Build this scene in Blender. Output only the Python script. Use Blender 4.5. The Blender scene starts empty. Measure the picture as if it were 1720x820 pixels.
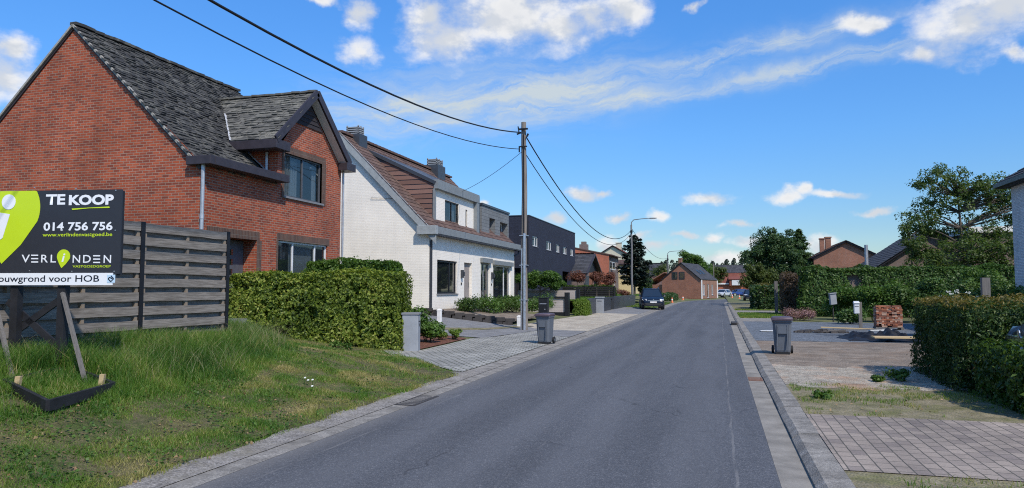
import bpy, math, random
import numpy as np
from mathutils import Vector, Matrix
R = math.radians
random.seed(7); rng = np.random.default_rng(7)
S = bpy.context.scene
COL = S.collection

# ------------------------------------------------------------------ camera, sky, sun, exposure
FPX, HEYE, VX, VY = 1200.0, 1.75, 1208.0, 487.0          # focal length in photo pixels, eye height, where the road vanishes
PITCH = math.atan((VY - 410) / FPX)
YAW = math.atan((VX - 860) / math.hypot(FPX, VY - 410))
cam_d = bpy.data.cameras.new('camera'); cam = bpy.data.objects.new('camera', cam_d); COL.objects.link(cam)
cam_d.sensor_fit = 'HORIZONTAL'; cam_d.sensor_width = 36.0; cam_d.lens = 36.0 * FPX / 1720.0
cam_d.clip_start = 0.1; cam_d.clip_end = 6000
cam.location = (0, 0, HEYE); cam.rotation_euler = (R(90) + PITCH, 0, YAW)
S.camera = cam
SUN_AZ, SUN_EL = R(46), R(48)        # azimuth measured from +X towards -Y (behind the camera, to the right)
SUN_STRENGTH, SKY_STRENGTH, EXPOSURE = 3.2, 0.145, 0.42
SUNV = Vector((math.cos(SUN_AZ) * math.cos(SUN_EL), -math.sin(SUN_AZ) * math.cos(SUN_EL), math.sin(SUN_EL)))
sun_d = bpy.data.lights.new('sun', 'SUN'); sun = bpy.data.objects.new('sun', sun_d); COL.objects.link(sun)
sun_d.energy = SUN_STRENGTH; sun_d.angle = R(1.2); sun_d.color = (1.0, 0.92, 0.81)
sun.rotation_euler = SUNV.to_track_quat('Z', 'Y').to_euler(); sun.location = (20, -20, 40)
S.view_settings.view_transform = 'Standard'; S.view_settings.look = 'None'
S.view_settings.exposure = EXPOSURE; S.view_settings.gamma = 1.0; S.view_settings.use_curve_mapping = False
S.render.engine = 'CYCLES'
S.cycles.max_bounces = 6; S.cycles.diffuse_bounces = 3; S.cycles.glossy_bounces = 3
S.cycles.transmission_bounces = 4; S.cycles.transparent_max_bounces = 8
S.cycles.use_denoising = False; S.cycles.filter_width = 1.1

def ray(u, v):
    x, y = (u - 860) / FPX, -(v - 410) / FPX
    f = math.cos(PITCH) - y * math.sin(PITCH); up = math.sin(PITCH) + y * math.cos(PITCH)
    return np.array([x * math.cos(YAW) - f * math.sin(YAW), x * math.sin(YAW) + f * math.cos(YAW), up])
EYE = np.array([0, 0, HEYE])
def atX(u, v, x): d = ray(u, v); return EYE + d * (x / d[0])
def atY(u, v, y): d = ray(u, v); return EYE + d * (y / d[1])

# ---- world: physical sky with real-direction cumulus and cirrus
W = bpy.data.worlds.new('World'); S.world = W; W.use_nodes = True
nt = W.node_tree; nt.nodes.clear()
def nn(t, kind, ins=None, **props):
    n = t.nodes.new(kind)
    for k, v in props.items(): setattr(n, k, v)
    for k, v in (ins or {}).items():
        sock = n.inputs[k]
        if isinstance(v, bpy.types.NodeSocket): t.links.new(v, sock)
        else: sock.default_value = v
    return n
def mth(t, op, a, b=0.0, c=None, clamp=False):
    n = t.nodes.new('ShaderNodeMath'); n.operation = op; n.use_clamp = clamp
    for i, v in enumerate((a, b) if c is None else (a, b, c)):
        if isinstance(v, bpy.types.NodeSocket): t.links.new(v, n.inputs[i])
        else: n.inputs[i].default_value = v
    return n.outputs[0]
def vmth(t, op, a, b=(0, 0, 0)):
    n = t.nodes.new('ShaderNodeVectorMath'); n.operation = op
    for i, v in enumerate((a, b)):
        if isinstance(v, bpy.types.NodeSocket): t.links.new(v, n.inputs[i])
        else: n.inputs[i].default_value = v
    return n.outputs['Value'] if op == 'LENGTH' else n.outputs[0]
def sstep(t, x, a, b):
    n = nn(t, 'ShaderNodeMapRange', {0: x, 1: a, 2: b, 3: 0.0, 4: 1.0}, interpolation_type='SMOOTHSTEP'); return n.outputs[0]
def ramp(t, fac, stops):
    n = t.nodes.new('ShaderNodeValToRGB'); el = n.color_ramp.elements
    while len(el) < len(stops): el.new(0.5)
    for e, (p, c) in zip(el, stops): e.position = p; e.color = (c[0], c[1], c[2], 1)
    t.links.new(fac, n.inputs[0]); return n.outputs[0]
def mixc(t, fac, a, b, mode='MIX'):
    n = t.nodes.new('ShaderNodeMix'); n.data_type = 'RGBA'; n.blend_type = mode
    for i, v in ((0, fac), (6, a), (7, b)):
        if isinstance(v, bpy.types.NodeSocket): t.links.new(v, n.inputs[i])
        else: n.inputs[i].default_value = v if i == 0 else (v[0], v[1], v[2], 1)
    return n.outputs[2]
def build_world():
    t = nt
    gen = nn(t, 'ShaderNodeTexCoord').outputs['Generated']
    sep = nn(t, 'ShaderNodeSeparateXYZ', {0: gen})
    az = mth(t, 'ARCTAN2', sep.outputs[0], sep.outputs[1]); el = mth(t, 'ARCSINE', sep.outputs[2])
    pos = nn(t, 'ShaderNodeCombineXYZ', {0: az, 1: el, 2: 0.0}).outputs[0]
    sky = nn(t, 'ShaderNodeTexSky', sky_type='NISHITA', sun_disc=False, sun_elevation=SUN_EL,
             sun_rotation=math.atan2(SUNV.x, SUNV.y), altitude=0, air_density=1.0, dust_density=0.35, ozone_density=2.2)
    hs = nn(t, 'ShaderNodeHueSaturation', {'Hue': 0.5, 'Saturation': 1.2, 'Value': 1.0, 'Color': sky.outputs[0]})
    grad = ramp(t, mth(t, 'DIVIDE', el, 1.5708, clamp=True), [(0.0, (.50, .54, .58)), (.05, (.45, .55, .66)), (.13, (.49, .70, .90)), (.28, (.58, .88, 1.14)), (.42, (.9, 1.0, 1.05)), (1, (1.0, 1.0, 1.0))])
    skyc = mixc(t, 1.0, hs.outputs[0], grad, 'MULTIPLY')
    skybg = nn(t, 'ShaderNodeBackground', {0: skyc, 1: SKY_STRENGTH})
    warp = nn(t, 'ShaderNodeTexNoise', {'Vector': pos, 'Scale': 11.0, 'Detail': 6.0, 'Roughness': 0.6}, noise_dimensions='3D').outputs['Color']
    wv = vmth(t, 'MULTIPLY', vmth(t, 'SUBTRACT', warp, (0.5, 0.5, 0.5)), (0.085, 0.05, 0))
    p2 = vmth(t, 'ADD', pos, wv)
    blobs = [(850, 20, 190, 85), (760, 55, 95, 60), (940, 40, 90, 55), (1050, 12, 55, 42), (1000, 25, 60, 40), (720, 15, 60, 40),
             (602, 18, 36, 30), (598, 82, 46, 30), (-20, 120, 105, 75), (25, 80, 50, 28), (1615, 40, 150, 72), (1700, 5, 130, 70), (1540, 85, 50, 26),
             (1708, 86, 26, 24), (985, 331, 42, 16), (1012, 330, 18, 10), (1190, 334, 54, 18), (1105, 368, 30, 13), (1315, 331, 44, 18), (1340, 322, 22, 14),
             (1400, 327, 72, 11), (1467, 355, 44, 10), (1040, 367, 26, 11), (1195, 398, 30, 11), (1080, 398, 32, 9), (922, 372, 34, 14),
             (1028, 412, 32, 17), (1150, 399, 30, 8), (1378, 415, 30, 20), (815, 334, 18, 8), (1215, 432, 70, 16), (1295, 440, 60, 16), (1110, 412, 40, 10),
             (1260, 405, 40, 10), (1440, 38, 46, 20), (1165, 16, 22, 14), (548, 2, 40, 14), (880, 18, 50, 30), (1245, 380, 40, 8)]
    tot = None
    for (u, v, ru, rv) in blobs:
        d = ray(u, v); d = d / np.linalg.norm(d)
        a, e = math.atan2(d[0], d[1]), math.asin(d[2])
        k = abs(math.cos(math.atan((u - 860) / FPX)))
        ra, re = ru / FPX * k * k * 1.0, rv / FPX * k
        L = vmth(t, 'LENGTH', vmth(t, 'MULTIPLY', vmth(t, 'SUBTRACT', p2, (a, e, 0)), (1 / ra, 1 / re, 0)))
        tot = L if tot is None else mth(t, 'SMOOTH_MIN', tot, L, 0.25)
    def fb(off, sc, det=9.0, rough=0.62):
        return nn(t, 'ShaderNodeTexNoise', {'Vector': vmth(t, 'MULTIPLY', vmth(t, 'ADD', pos, off), (1, 1.5, 1)), 'Scale': sc, 'Detail': det, 'Roughness': rough}).outputs[0]
    n1 = fb((0, 0, 0), 15.0, 9.0, 0.6); n2 = fb((-0.02, -0.03, 0), 13.0, 8.0, 0.5)
    base = mth(t, 'ADD', mth(t, 'SUBTRACT', 0.86, tot), mth(t, 'MULTIPLY', mth(t, 'SUBTRACT', n1, 0.5), 1.7))
    dens = sstep(t, base, -0.14, 0.72)
    relief = sstep(t, mth(t, 'SUBTRACT', n1, n2), -0.09, 0.10)
    # cirrus: two soft streaks that cross the sky
    def streak(p0, p1, w, sc, seed):
        d0 = ray(*p0); d1 = ray(*p1); d0 /= np.linalg.norm(d0); d1 /= np.linalg.norm(d1)
        A = np.array([math.atan2(d0[0], d0[1]), math.asin(d0[2])]); B = np.array([math.atan2(d1[0], d1[1]), math.asin(d1[2])])
        T = B - A; ln = np.linalg.norm(T); T /= ln; Nn = np.array([-T[1], T[0]])
        q = vmth(t, 'SUBTRACT', p2, (A[0], A[1], 0))
        s = nn(t, 'ShaderNodeVectorMath', {0: q, 1: (T[0], T[1], 0)}, operation='DOT_PRODUCT').outputs['Value']
        c = nn(t, 'ShaderNodeVectorMath', {0: q, 1: (Nn[0], Nn[1], 0)}, operation='DOT_PRODUCT').outputs['Value']
        g = mth(t, 'POWER', 2.718, mth(t, 'MULTIPLY', mth(t, 'POWER', mth(t, 'ABSOLUTE', mth(t, 'DIVIDE', c, w)), 2.0), -1.0))
        ends = mth(t, 'MULTIPLY', sstep(t, s, -0.05, 0.12), mth(t, 'SUBTRACT', 1.0, sstep(t, s, ln - 0.1, ln + 0.05)))
        v3 = nn(t, 'ShaderNodeCombineXYZ', {0: mth(t, 'MULTIPLY', s, 5.0), 1: mth(t, 'MULTIPLY', c, 26.0), 2: seed}).outputs[0]
        f = nn(t, 'ShaderNodeTexNoise', {'Vector': v3, 'Scale': sc, 'Detail': 7.0, 'Roughness': 0.66, 'Distortion': 0.6}).outputs[0]
        return mth(t, 'MULTIPLY', mth(t, 'MULTIPLY', g, ends), sstep(t, f, 0.27, 0.74))
    ci = mth(t, 'ADD', streak((560, 215), (1560, 62), 0.012, 1.6, 1.0), streak((520, 190), (1500, 20), 0.014, 1.6, 4.0))
    ci = mth(t, 'ADD', ci, mth(t, 'MULTIPLY', streak((480, 190), (1100, 120), 0.045, 1.3, 8.0), 0.8))
    ci = mth(t, 'MULTIPLY', ci, 0.98, clamp=True)
    ccol = nn(t, 'ShaderNodeMix', {0: relief, 6: (0.74, 0.78, 0.84, 1), 7: (1.0, 1.0, 1.0, 1)}, data_type='RGBA').outputs[2]
    core = sstep(t, base, 0.35, 1.3)
    ccol2 = nn(t, 'ShaderNodeMix', {0: mth(t, 'MULTIPLY', core, 0.30), 6: ccol, 7: (0.62, 0.66, 0.73, 1)}, data_type='RGBA').outputs[2]
    cbg = nn(t, 'ShaderNodeBackground', {0: ccol2, 1: 0.68})
    cibg = nn(t, 'ShaderNodeBackground', {0: (0.78, 0.90, 1.0, 1), 1: 0.55})
    m0 = nn(t, 'ShaderNodeMixShader', {0: ci, 1: skybg.outputs[0], 2: cibg.outputs[0]})
    m1 = nn(t, 'ShaderNodeMixShader', {0: mth(t, 'MULTIPLY', dens, 0.97), 1: m0.outputs[0], 2: cbg.outputs[0]})
    nn(t, 'ShaderNodeOutputWorld', {0: m1.outputs[0]})
build_world()

# ------------------------------------------------------------------ terrain height
def lerp(x, xs, ys): return float(np.interp(x, xs, ys))
def ss(a, b, x):
    t = min(1.0, max(0.0, (x - a) / (b - a))); return t * t * (3 - 2 * t)
def roadz(y): return 0.0033 * min(140.0, max(0.0, y - 8))
def ground(x, y):
    if x < -4.8:
        n = lerp(-x, [4.8, 5.8, 7.2, 9, 12, 60], [0.0, .1, .42, .68, .8, .8])
        f = lerp(-x, [4.8, 7.5, 9, 12.5, 60], [0.0, .06, .13, .62, .8])
        t = ss(12, 17, y)
        return n * (1 - t) + f * t + roadz(y)
    if x > 1.0: return .08 + roadz(y)
    return roadz(y)
def G(u, v):
    d = ray(u, v); s = 2.0
    while s < 400:
        p = EYE + d * s
        if p[2] <= ground(p[0], p[1]): return p
        s += 0.02 + s * 0.0005
    return p

# ------------------------------------------------------------------ numpy value noise
def vnoise(P, seed=0):
    P = np.asarray(P, float); i = np.floor(P).astype(np.int64); f = P - i; f = f * f * (3 - 2 * f)
    def h(a, b, c):
        n = (a * 73856093) ^ (b * 19349663) ^ (c * 83492791) ^ (seed * 2654435761)
        n = (n ^ (n >> 13)) * 1274126177 & 0x7fffffff
        return (n % 100003) / 100003.0
    o = 0
    for dx in (0, 1):
        for dy in (0, 1):
            for dz in (0, 1):
                w = (f[:, 0] if dx else 1 - f[:, 0]) * (f[:, 1] if dy else 1 - f[:, 1]) * (f[:, 2] if dz else 1 - f[:, 2])
                o = o + w * h(i[:, 0] + dx, i[:, 1] + dy, i[:, 2] + dz)
    return o

# ------------------------------------------------------------------ materials
MATS = {}
def newmat(name):
    m = bpy.data.materials.new(name); m.use_nodes = True; t = m.node_tree; t.nodes.clear()
    out = t.nodes.new('ShaderNodeOutputMaterial'); MATS[name] = m
    return m, t, out
def noise(t, vec, sc, det=4.0, rough=0.55, dist=0.0):
    return nn(t, 'ShaderNodeTexNoise', {'Vector': vec, 'Scale': sc, 'Detail': det, 'Roughness': rough, 'Distortion': dist}).outputs[0]
def coords(t, kind='UV'):
    return t.nodes.new('ShaderNodeTexCoord').outputs[kind]
def bump(t, h, strength=0.4, dist=0.02):
    return nn(t, 'ShaderNodeBump', {'Strength': strength, 'Distance': dist, 'Height': h}).outputs[0]
def bsdf(t, out, color, rough=0.8, normal=None, metal=0.0, spec=0.35):
    ins = {'Base Color': color if isinstance(color, bpy.types.NodeSocket) else (color[0], color[1], color[2], 1), 'Roughness': rough, 'Metallic': metal, 'Specular IOR Level': spec}
    if normal is not None: ins['Normal'] = normal
    b = nn(t, 'ShaderNodeBsdfPrincipled', ins); t.links.new(b.outputs[0], out.inputs[0]); return b
def plain(name, c, rough=0.6, metal=0.0, spec=0.35, var=0.12, vsc=6.0, bmp=0.0, bsc=60.0):
    """one colour with uneven tone and a little wear"""
    m, t, out = newmat(name); o = coords(t, 'Object')
    n = noise(t, o, vsc, 5.0); f = nn(t, 'ShaderNodeMapRange', {0: n, 1: 0.3, 2: 0.7, 3: 1 - var, 4: 1 + var}).outputs[0]
    col = mixc(t, 1.0, c, nn(t, 'ShaderNodeCombineXYZ', {0: f, 1: f, 2: f}).outputs[0], 'MULTIPLY')
    nb = bump(t, noise(t, o, bsc, 3.0), bmp, 0.01) if bmp else None
    rg = nn(t, 'ShaderNodeMapRange', {0: noise(t, o, vsc * 2.3, 3.0), 1: 0.3, 2: 0.7, 3: max(0.03, rough - 0.08), 4: min(1, rough + 0.08)}).outputs[0]
    bsdf(t, out, col, rg, nb, metal, spec); return m
def brick(name, c1, c2, mortar, bw=0.21, bh=0.068, ms=0.008, dark=None, stain=0.25, bmp=0.5, offset=0.5, msm=0.1, rough=0.85, turn=False):
    m, t, out = newmat(name); uv = coords(t)
    if turn: q = nn(t, 'ShaderNodeSeparateXYZ', {0: uv}); uv = nn(t, 'ShaderNodeCombineXYZ', {0: q.outputs[1], 1: q.outputs[0]}).outputs[0]
    wob = vmth(t, 'ADD', uv, vmth(t, 'MULTIPLY', vmth(t, 'SUBTRACT', nn(t, 'ShaderNodeTexNoise', {'Vector': uv, 'Scale': 7.0, 'Detail': 2.0}).outputs['Color'], (.5, .5, .5)), (0.012, 0.012, 0)))
    b = nn(t, 'ShaderNodeTexBrick', {'Vector': wob, 'Color1': (*c1, 1), 'Color2': (*c2, 1), 'Mortar': (*mortar, 1), 'Scale': 1.0, 'Mortar Size': ms, 'Mortar Smooth': msm, 'Bias': 0.0, 'Brick Width': bw, 'Row Height': bh}, offset=offset)
    col = b.outputs[0]
    if dark:   # some bricks fired darker
        b2 = nn(t, 'ShaderNodeTexBrick', {'Vector': wob, 'Color1': (0, 0, 0, 1), 'Color2': (1, 1, 1, 1), 'Mortar': (0, 0, 0, 1), 'Scale': 1.0, 'Mortar Size': ms, 'Bias': -0.1, 'Brick Width': bw, 'Row Height': bh}, offset=offset)
        col = mixc(t, mth(t, 'MULTIPLY', mth(t, 'POWER', b2.outputs[0], 2.6), 0.75), col, dark)
    n = noise(t, uv, 0.7, 5.0, 0.6); n2 = noise(t, uv, 45.0, 3.0)
    f = mth(t, 'MULTIPLY', nn(t, 'ShaderNodeMapRange', {0: n, 1: 0.3, 2: 0.7, 3: 1 - stain, 4: 1 + stain}).outputs[0], nn(t, 'ShaderNodeMapRange', {0: n2, 1: 0.25, 2: 0.75, 3: 0.85, 4: 1.15}).outputs[0])
    col = mixc(t, 1.0, col, nn(t, 'ShaderNodeCombineXYZ', {0: f, 1: f, 2: f}).outputs[0], 'MULTIPLY')
    stk = noise(t, vmth(t, 'MULTIPLY', uv, (3.2, 0.22, 1.0)), 1.0, 5.0, 0.6)        # rain streaks
    fs = nn(t, 'ShaderNodeMapRange', {0: stk, 1: 0.35, 2: 0.65, 3: 1 - stain * .35, 4: 1 + stain * .2}).outputs[0]
    col = mixc(t, 1.0, col, nn(t, 'ShaderNodeCombineXYZ', {0: fs, 1: fs, 2: fs}).outputs[0], 'MULTIPLY')
    h = mth(t, 'ADD', mth(t, 'SUBTRACT', 1.0, b.outputs[1]), mth(t, 'MULTIPLY', n2, 0.3))
    bsdf(t, out, col, rough, bump(t, h, bmp, 0.012)); return m
def gravel(name, cols, sc, bmp=0.6, patch=0.25, psc=0.5, rough=0.95, tint=None):
    """loose stones or soil: voronoi stones of mixed colour with broad patches"""
    m, t, out = newmat(name); o = coords(t, 'Object')
    v = nn(t, 'ShaderNodeTexVoronoi', {'Vector': o, 'Scale': sc}); n = noise(t, o, psc, 6.0, 0.65)
    sepc = nn(t, 'ShaderNodeSeparateColor', {0: v.outputs['Color']})
    col = ramp(t, sepc.outputs[0], [(i / max(1, len(cols) - 1), c) for i, c in enumerate(cols)])
    if tint: col = mixc(t, sstep(t, n, 0.45, 0.68), col, tint)
    f = nn(t, 'ShaderNodeMapRange', {0: noise(t, o, psc * 3.1, 5.0), 1: 0.3, 2: 0.7, 3: 1 - patch, 4: 1 + patch}).outputs[0]
    col = mixc(t, 1.0, col, nn(t, 'ShaderNodeCombineXYZ', {0: f, 1: f, 2: f}).outputs[0], 'MULTIPLY')
    bsdf(t, out, col, rough, bump(t, mth(t, 'SUBTRACT', 1.0, v.outputs['Distance']), bmp, 0.02)); return m
def foliage(name, stops, trans=0.35, rough=0.5):
    m, t, out = newmat(name)
    a = nn(t, 'ShaderNodeAttribute', attribute_name='rnd').outputs['Fac']
    o = coords(t, 'Object')
    fac = mth(t, 'ADD', mth(t, 'MULTIPLY', a, 0.62), mth(t, 'MULTIPLY', sstep(t, noise(t, o, 1.1, 3.0), 0.3, 0.7), 0.38))
    col = ramp(t, fac, stops)
    p = nn(t, 'ShaderNodeBsdfPrincipled', {'Base Color': col, 'Roughness': rough, 'Specular IOR Level': 0.35})
    tr = nn(t, 'ShaderNodeBsdfTranslucent', {'Color': mixc(t, 1.0, col, (1.25, 1.3, 0.6), 'MULTIPLY')})
    mx = nn(t, 'ShaderNodeMixShader', {0: trans, 1: p.outputs[0], 2: tr.outputs[0]})
    t.links.new(mx.outputs[0], out.inputs[0]); return m
def woodmat(name, c1, c2, axis=0, sc=3.0, rough=0.85):
    m, t, out = newmat(name); o = coords(t, 'Object')
    s = [sc * 14] * 3; s[axis] = sc
    mp = vmth(t, 'MULTIPLY', o, tuple(s))
    n = noise(t, mp, 1.0, 6.0, 0.65, 0.3); n2 = noise(t, o, 1.3, 3.0)
    col = mixc(t, sstep(t, n, 0.3, 0.7), c1, c2)
    col = mixc(t, mth(t, 'MULTIPLY', n2, 0.5), col, [x * 0.55 for x in c1])
    bsdf(t, out, col, rough, bump(t, n, 0.5, 0.006)); return m
def glassmat(name, tint=(0.02, 0.03, 0.035), clear=0.35):
    m, t, out = newmat(name)
    p = nn(t, 'ShaderNodeBsdfPrincipled', {'Base Color': (*tint, 1), 'Roughness': 0.03, 'Specular IOR Level': 1.0, 'IOR': 1.9,
           'Normal': bump(t, noise(t, coords(t, 'Object'), 0.9, 1.0), 0.05, 0.05)})
    tr = nn(t, 'ShaderNodeBsdfTransparent', {0: (0.85, 0.9, 0.92, 1)})
    mx = nn(t, 'ShaderNodeMixShader', {0: clear, 1: p.outputs[0], 2: tr.outputs[0]})
    t.links.new(mx.outputs[0], out.inputs[0]); return m

def make_mats():
    # asphalt: fine aggregate, two wheel paths, cold seams and faint patches
    m, t, out = newmat('asphalt'); o = coords(t, 'Object')
    sp = nn(t, 'ShaderNodeTexVoronoi', {'Vector': o, 'Scale': 95.0}); sc = nn(t, 'ShaderNodeSeparateColor', {0: sp.outputs['Color']}).outputs[0]
    col = ramp(t, sc, [(0, (.060, .063, .072)), (.55, (.080, .084, .095)), (.9, (.110, .114, .126)), (1, (.17, .17, .18))])
    st = noise(t, vmth(t, 'MULTIPLY', o, (1.0, 0.12, 1.0)), 1.3, 6.0, 0.65)
    f = nn(t, 'ShaderNodeMapRange', {0: st, 1: 0.3, 2: 0.7, 3: 0.80, 4: 1.2}).outputs[0]
    f = mth(t, 'MULTIPLY', f, nn(t, 'ShaderNodeMapRange', {0: noise(t, o, 7.0, 5.0, 0.7), 1: 0.3, 2: 0.7, 3: 0.92, 4: 1.08}).outputs[0])
    col = mixc(t, 1.0, col, nn(t, 'ShaderNodeCombineXYZ', {0: f, 1: f, 2: f}).outputs[0], 'MULTIPLY')
    sx = nn(t, 'ShaderNodeSeparateXYZ', {0: o}); wx = mth(t, 'ADD', sx.outputs[0], mth(t, 'MULTIPLY', noise(t, o, 0.8, 4.0), 0.10))
    for cx, w in ((-3.55, .45), (-2.35, .4), (-1.45, .4), (-.25, .45)):     # polished wheel paths
        col = mixc(t, mth(t, 'MULTIPLY', mth(t, 'SUBTRACT', 1.0, sstep(t, mth(t, 'ABSOLUTE', mth(t, 'SUBTRACT', wx, cx)), w * .2, w)), 0.20), col, (.145, .148, .16))
    ck = nn(t, 'ShaderNodeTexVoronoi', {'Vector': vmth(t, 'MULTIPLY', vmth(t, 'ADD', o, vmth(t, 'MULTIPLY', nn(t, 'ShaderNodeTexNoise', {'Vector': o, 'Scale': 2.5, 'Detail': 5.0}).outputs['Color'], (.5, .5, 0))), (1, .55, 1)), 'Scale': 0.55}, feature='DISTANCE_TO_EDGE').outputs[0]
    col = mixc(t, mth(t, 'MULTIPLY', mth(t, 'SUBTRACT', 1.0, sstep(t, ck, 0.002, 0.008)), mth(t, 'MULTIPLY', sstep(t, noise(t, o, .35, 3.0), .52, .62), 0.65)), col, (.028, .028, .030))
    col = mixc(t, mth(t, 'MULTIPLY', sstep(t, noise(t, o, 1.7, 6.0, .7), .62, .74), 0.35), col, (.045, .046, .052))
    for cx, w, k in ((0.12, 0.018, 0.35), (-4.16, 0.02, 0.30), (-1.95, 0.015, 0.12)):
        d = mth(t, 'ABSOLUTE', mth(t, 'SUBTRACT', wx, cx + 0.05))
        col = mixc(t, mth(t, 'MULTIPLY', mth(t, 'SUBTRACT', 1.0, sstep(t, d, w * 0.4, w)), mth(t, 'MULTIPLY', sstep(t, noise(t, o, 1.1, 4.0), 0.38, 0.6), k)), col, (.26, .25, .24))
    dust = mth(t, 'MULTIPLY', mth(t, 'SUBTRACT', 1.0, sstep(t, mth(t, 'ADD', wx, 4.55), 0.0, 0.55)), 0.5)
    col = mixc(t, dust, col, (.20, .19, .18))
    bsdf(t, out, col, 0.82, bump(t, sp.outputs['Distance'], 0.35, 0.008))
    gravel('concrete', [(.19, .175, .155), (.25, .232, .205), (.22, .205, .182)], 120, 0.15, 0.28, 0.9)
    gravel('concrete_old', [(.16, .15, .138), (.23, .215, .195), (.31, .29, .262)], 70, 0.35, 0.35, 1.3, tint=(.19, .175, .155))
    gravel('edge_gravel', [(.14, .13, .12), (.24, .22, .20), (.33, .31, .29)], 55, 0.7, 0.25, 1.0, tint=(.20, .18, .14))
    gravel('pale_gravel', [(.28, .24, .19), (.40, .36, .29), (.50, .45, .37)], 30, 0.7, 0.2, 0.5, tint=(.33, .28, .22))
    gravel('blue_gravel', [(.06, .07, .085), (.12, .14, .165), (.20, .22, .25)], 34, 0.9, 0.2, 0.8)
    gravel('brown_soil', [(.15, .12, .094), (.21, .17, .135), (.28, .24, .195)], 32, 0.8, 0.3, 0.6, tint=(.18, .135, .10))
    gravel('sandy_gravel', [(.22, .195, .16), (.33, .295, .24), (.45, .41, .345)], 34, 0.9, 0.28, 1.1, tint=(.35, .225, .15))
    gravel('dry_verge', [(.15, .135, .075), (.20, .17, .10), (.24, .21, .15)], 40, 0.6, 0.3, 1.6, tint=(.13, .13, .05))
    gravel('lawn_soil', [(.075, .075, .03), (.11, .095, .045), (.16, .13, .07)], 60, 0.8, 0.35, 2.6, tint=(.06, .08, .02))
    gravel('far_ground', [(.09, .11, .04), (.12, .13, .05), (.15, .14, .07)], 6, 0.3, 0.3, 0.06, tint=(.10, .12, .045))
    gravel('bark_mulch', [(.07, .03, .02), (.14, .055, .035), (.20, .09, .055)], 32, 0.9, 0.2, 1.5)
    gravel('path_asphalt', [(.13, .13, .135), (.18, .18, .185), (.24, .24, .24)], 60, 0.3, 0.2, 0.8)
    brick('cobble', (.36, .35, .325), (.255, .25, .235), (.07, .075, .045), 0.24, 0.17, 0.018, stain=0.25, bmp=0.9, msm=0.4)
    brick('paver', (.295, .245, .205), (.24, .20, .168), (.085, .078, .065), 0.21, 0.14, 0.007, dark=(.17, .14, .13), stain=0.3, bmp=0.8, msm=0.15, turn=True)
    brick('red_brick', (.37, .078, .032), (.265, .052, .025), (.30, .21, .16), 0.218, 0.072, 0.0082, dark=(.13, .036, .024), stain=0.25)
    brick('brown_brick', (.13, .068, .046), (.085, .048, .038), (.15, .12, .10), 0.066, 0.22, 0.008, stain=0.2, offset=0.0)
    brick('white_brick', (.84, .785, .695), (.82, .765, .68), (.775, .725, .64), 0.218, 0.072, 0.006, stain=0.08, bmp=0.35, msm=0.6)
    brick('black_brick', (.034, .040, .066), (.024, .028, .048), (.015, .017, .026), 0.21, 0.055, 0.008, stain=0.15)
    brick('orange_brick', (.46, .115, .05), (.38, .092, .04), (.30, .22, .18), 0.21, 0.068, 0.009, stain=0.15)
    brick('tan_brick', (.30, .115, .065), (.22, .082, .048), (.30, .25, .2), 0.21, 0.068, 0.008, stain=0.15)
    brick('taupe_brick', (.20, .14, .12), (.15, .11, .095), (.20, .17, .15), 0.21, 0.068, 0.008, stain=0.15)
    brick('grey_brick', (.74, .70, .67), (.55, .52, .50), (.42, .40, .39), 0.24, 0.06, 0.008, stain=0.12)
    brick('stone_panel', (.42, .37, .345), (.36, .32, .30), (.30, .27, .25), 0.9, 0.14, 0.006, stain=0.12)
    brick('slate_cladding', (.19, .20, .205), (.16, .17, .175), (.07, .075, .08), 0.5, 0.20, 0.008, stain=0.12, bmp=0.4)
    # weathered shingles: each piece its own tone, pale lichen and dark moss
    for nm, cs, lich, k in (('old_slate', [(.026, .026, .027), (.046, .045, .044), (.080, .078, .072)], (.19, .185, .16), 0.5), ('dormer_slate', [(.070, .069, .064), (.105, .102, .092), (.145, .14, .124)], (.26, .25, .21), 0.6),
                         ('brown_tile', [(.080, .050, .042), (.115, .07, .058), (.15, .095, .075)], (.17, .13, .11), 0.3), ('dark_tile', [(.035, .037, .045), (.05, .052, .06), (.07, .072, .082)], (.09, .09, .1), 0.3),
                         ('cheek_tile', [(.15, .082, .065), (.18, .10, .08), (.22, .125, .10)], (.13, .08, .065), 0.3), ('red_tile', [(.155, .05, .035), (.195, .062, .042), (.23, .08, .05)], (.16, .08, .055), 0.3)):
        m, t, out = newmat(nm); o = coords(t, 'Object')
        a = nn(t, 'ShaderNodeAttribute', attribute_name='rnd').outputs['Fac']
        col = ramp(t, a, [(0, cs[0]), (.5, cs[1]), (1, cs[2])])
        n = noise(t, o, 2.2, 8.0, 0.75)
        col = mixc(t, mth(t, 'MULTIPLY', sstep(t, n, 0.50, 0.64), k), col, lich)
        col = mixc(t, mth(t, 'MULTIPLY', sstep(t, noise(t, o, 5.5, 7.0, 0.7), 0.56, 0.7), 0.6 if k > .5 else .2), col, [c * 0.45 for c in cs[0]])
        bsdf(t, out, col, 0.85, bump(t, noise(t, o, 30.0, 5.0), 0.4, 0.01))
    woodmat('grey_board', (.15, .13, .11), (.34, .305, .27), 1)
    woodmat('tan_batten', (.30, .24, .18), (.22, .18, .14), 2)
    woodmat('strut_wood', (.13, .12, .11), (.22, .20, .18), 2)
    woodmat('pole_wood', (.16, .135, .115), (.30, .265, .23), 2, 1.2)
    woodmat('fresh_wood', (.52, .38, .20), (.62, .47, .27), 0)
    woodmat('dark_siding', (.028, .025, .030), (.045, .04, .046), 1)
    woodmat('bark', (.09, .07, .055), (.15, .125, .10), 2)
    woodmat('twigs', (.05, .045, .025), (.08, .07, .035), 2)
    woodmat('door_wood', (.30, .26, .235), (.38, .335, .30), 2)
    plain('dark_fascia', (.040, .033, .040), 0.45, var=0.2)
    plain('soffit_grey', (.30, .32, .325), 0.5)
    plain('soffit', (.62, .60, .58), 0.6)
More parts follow.
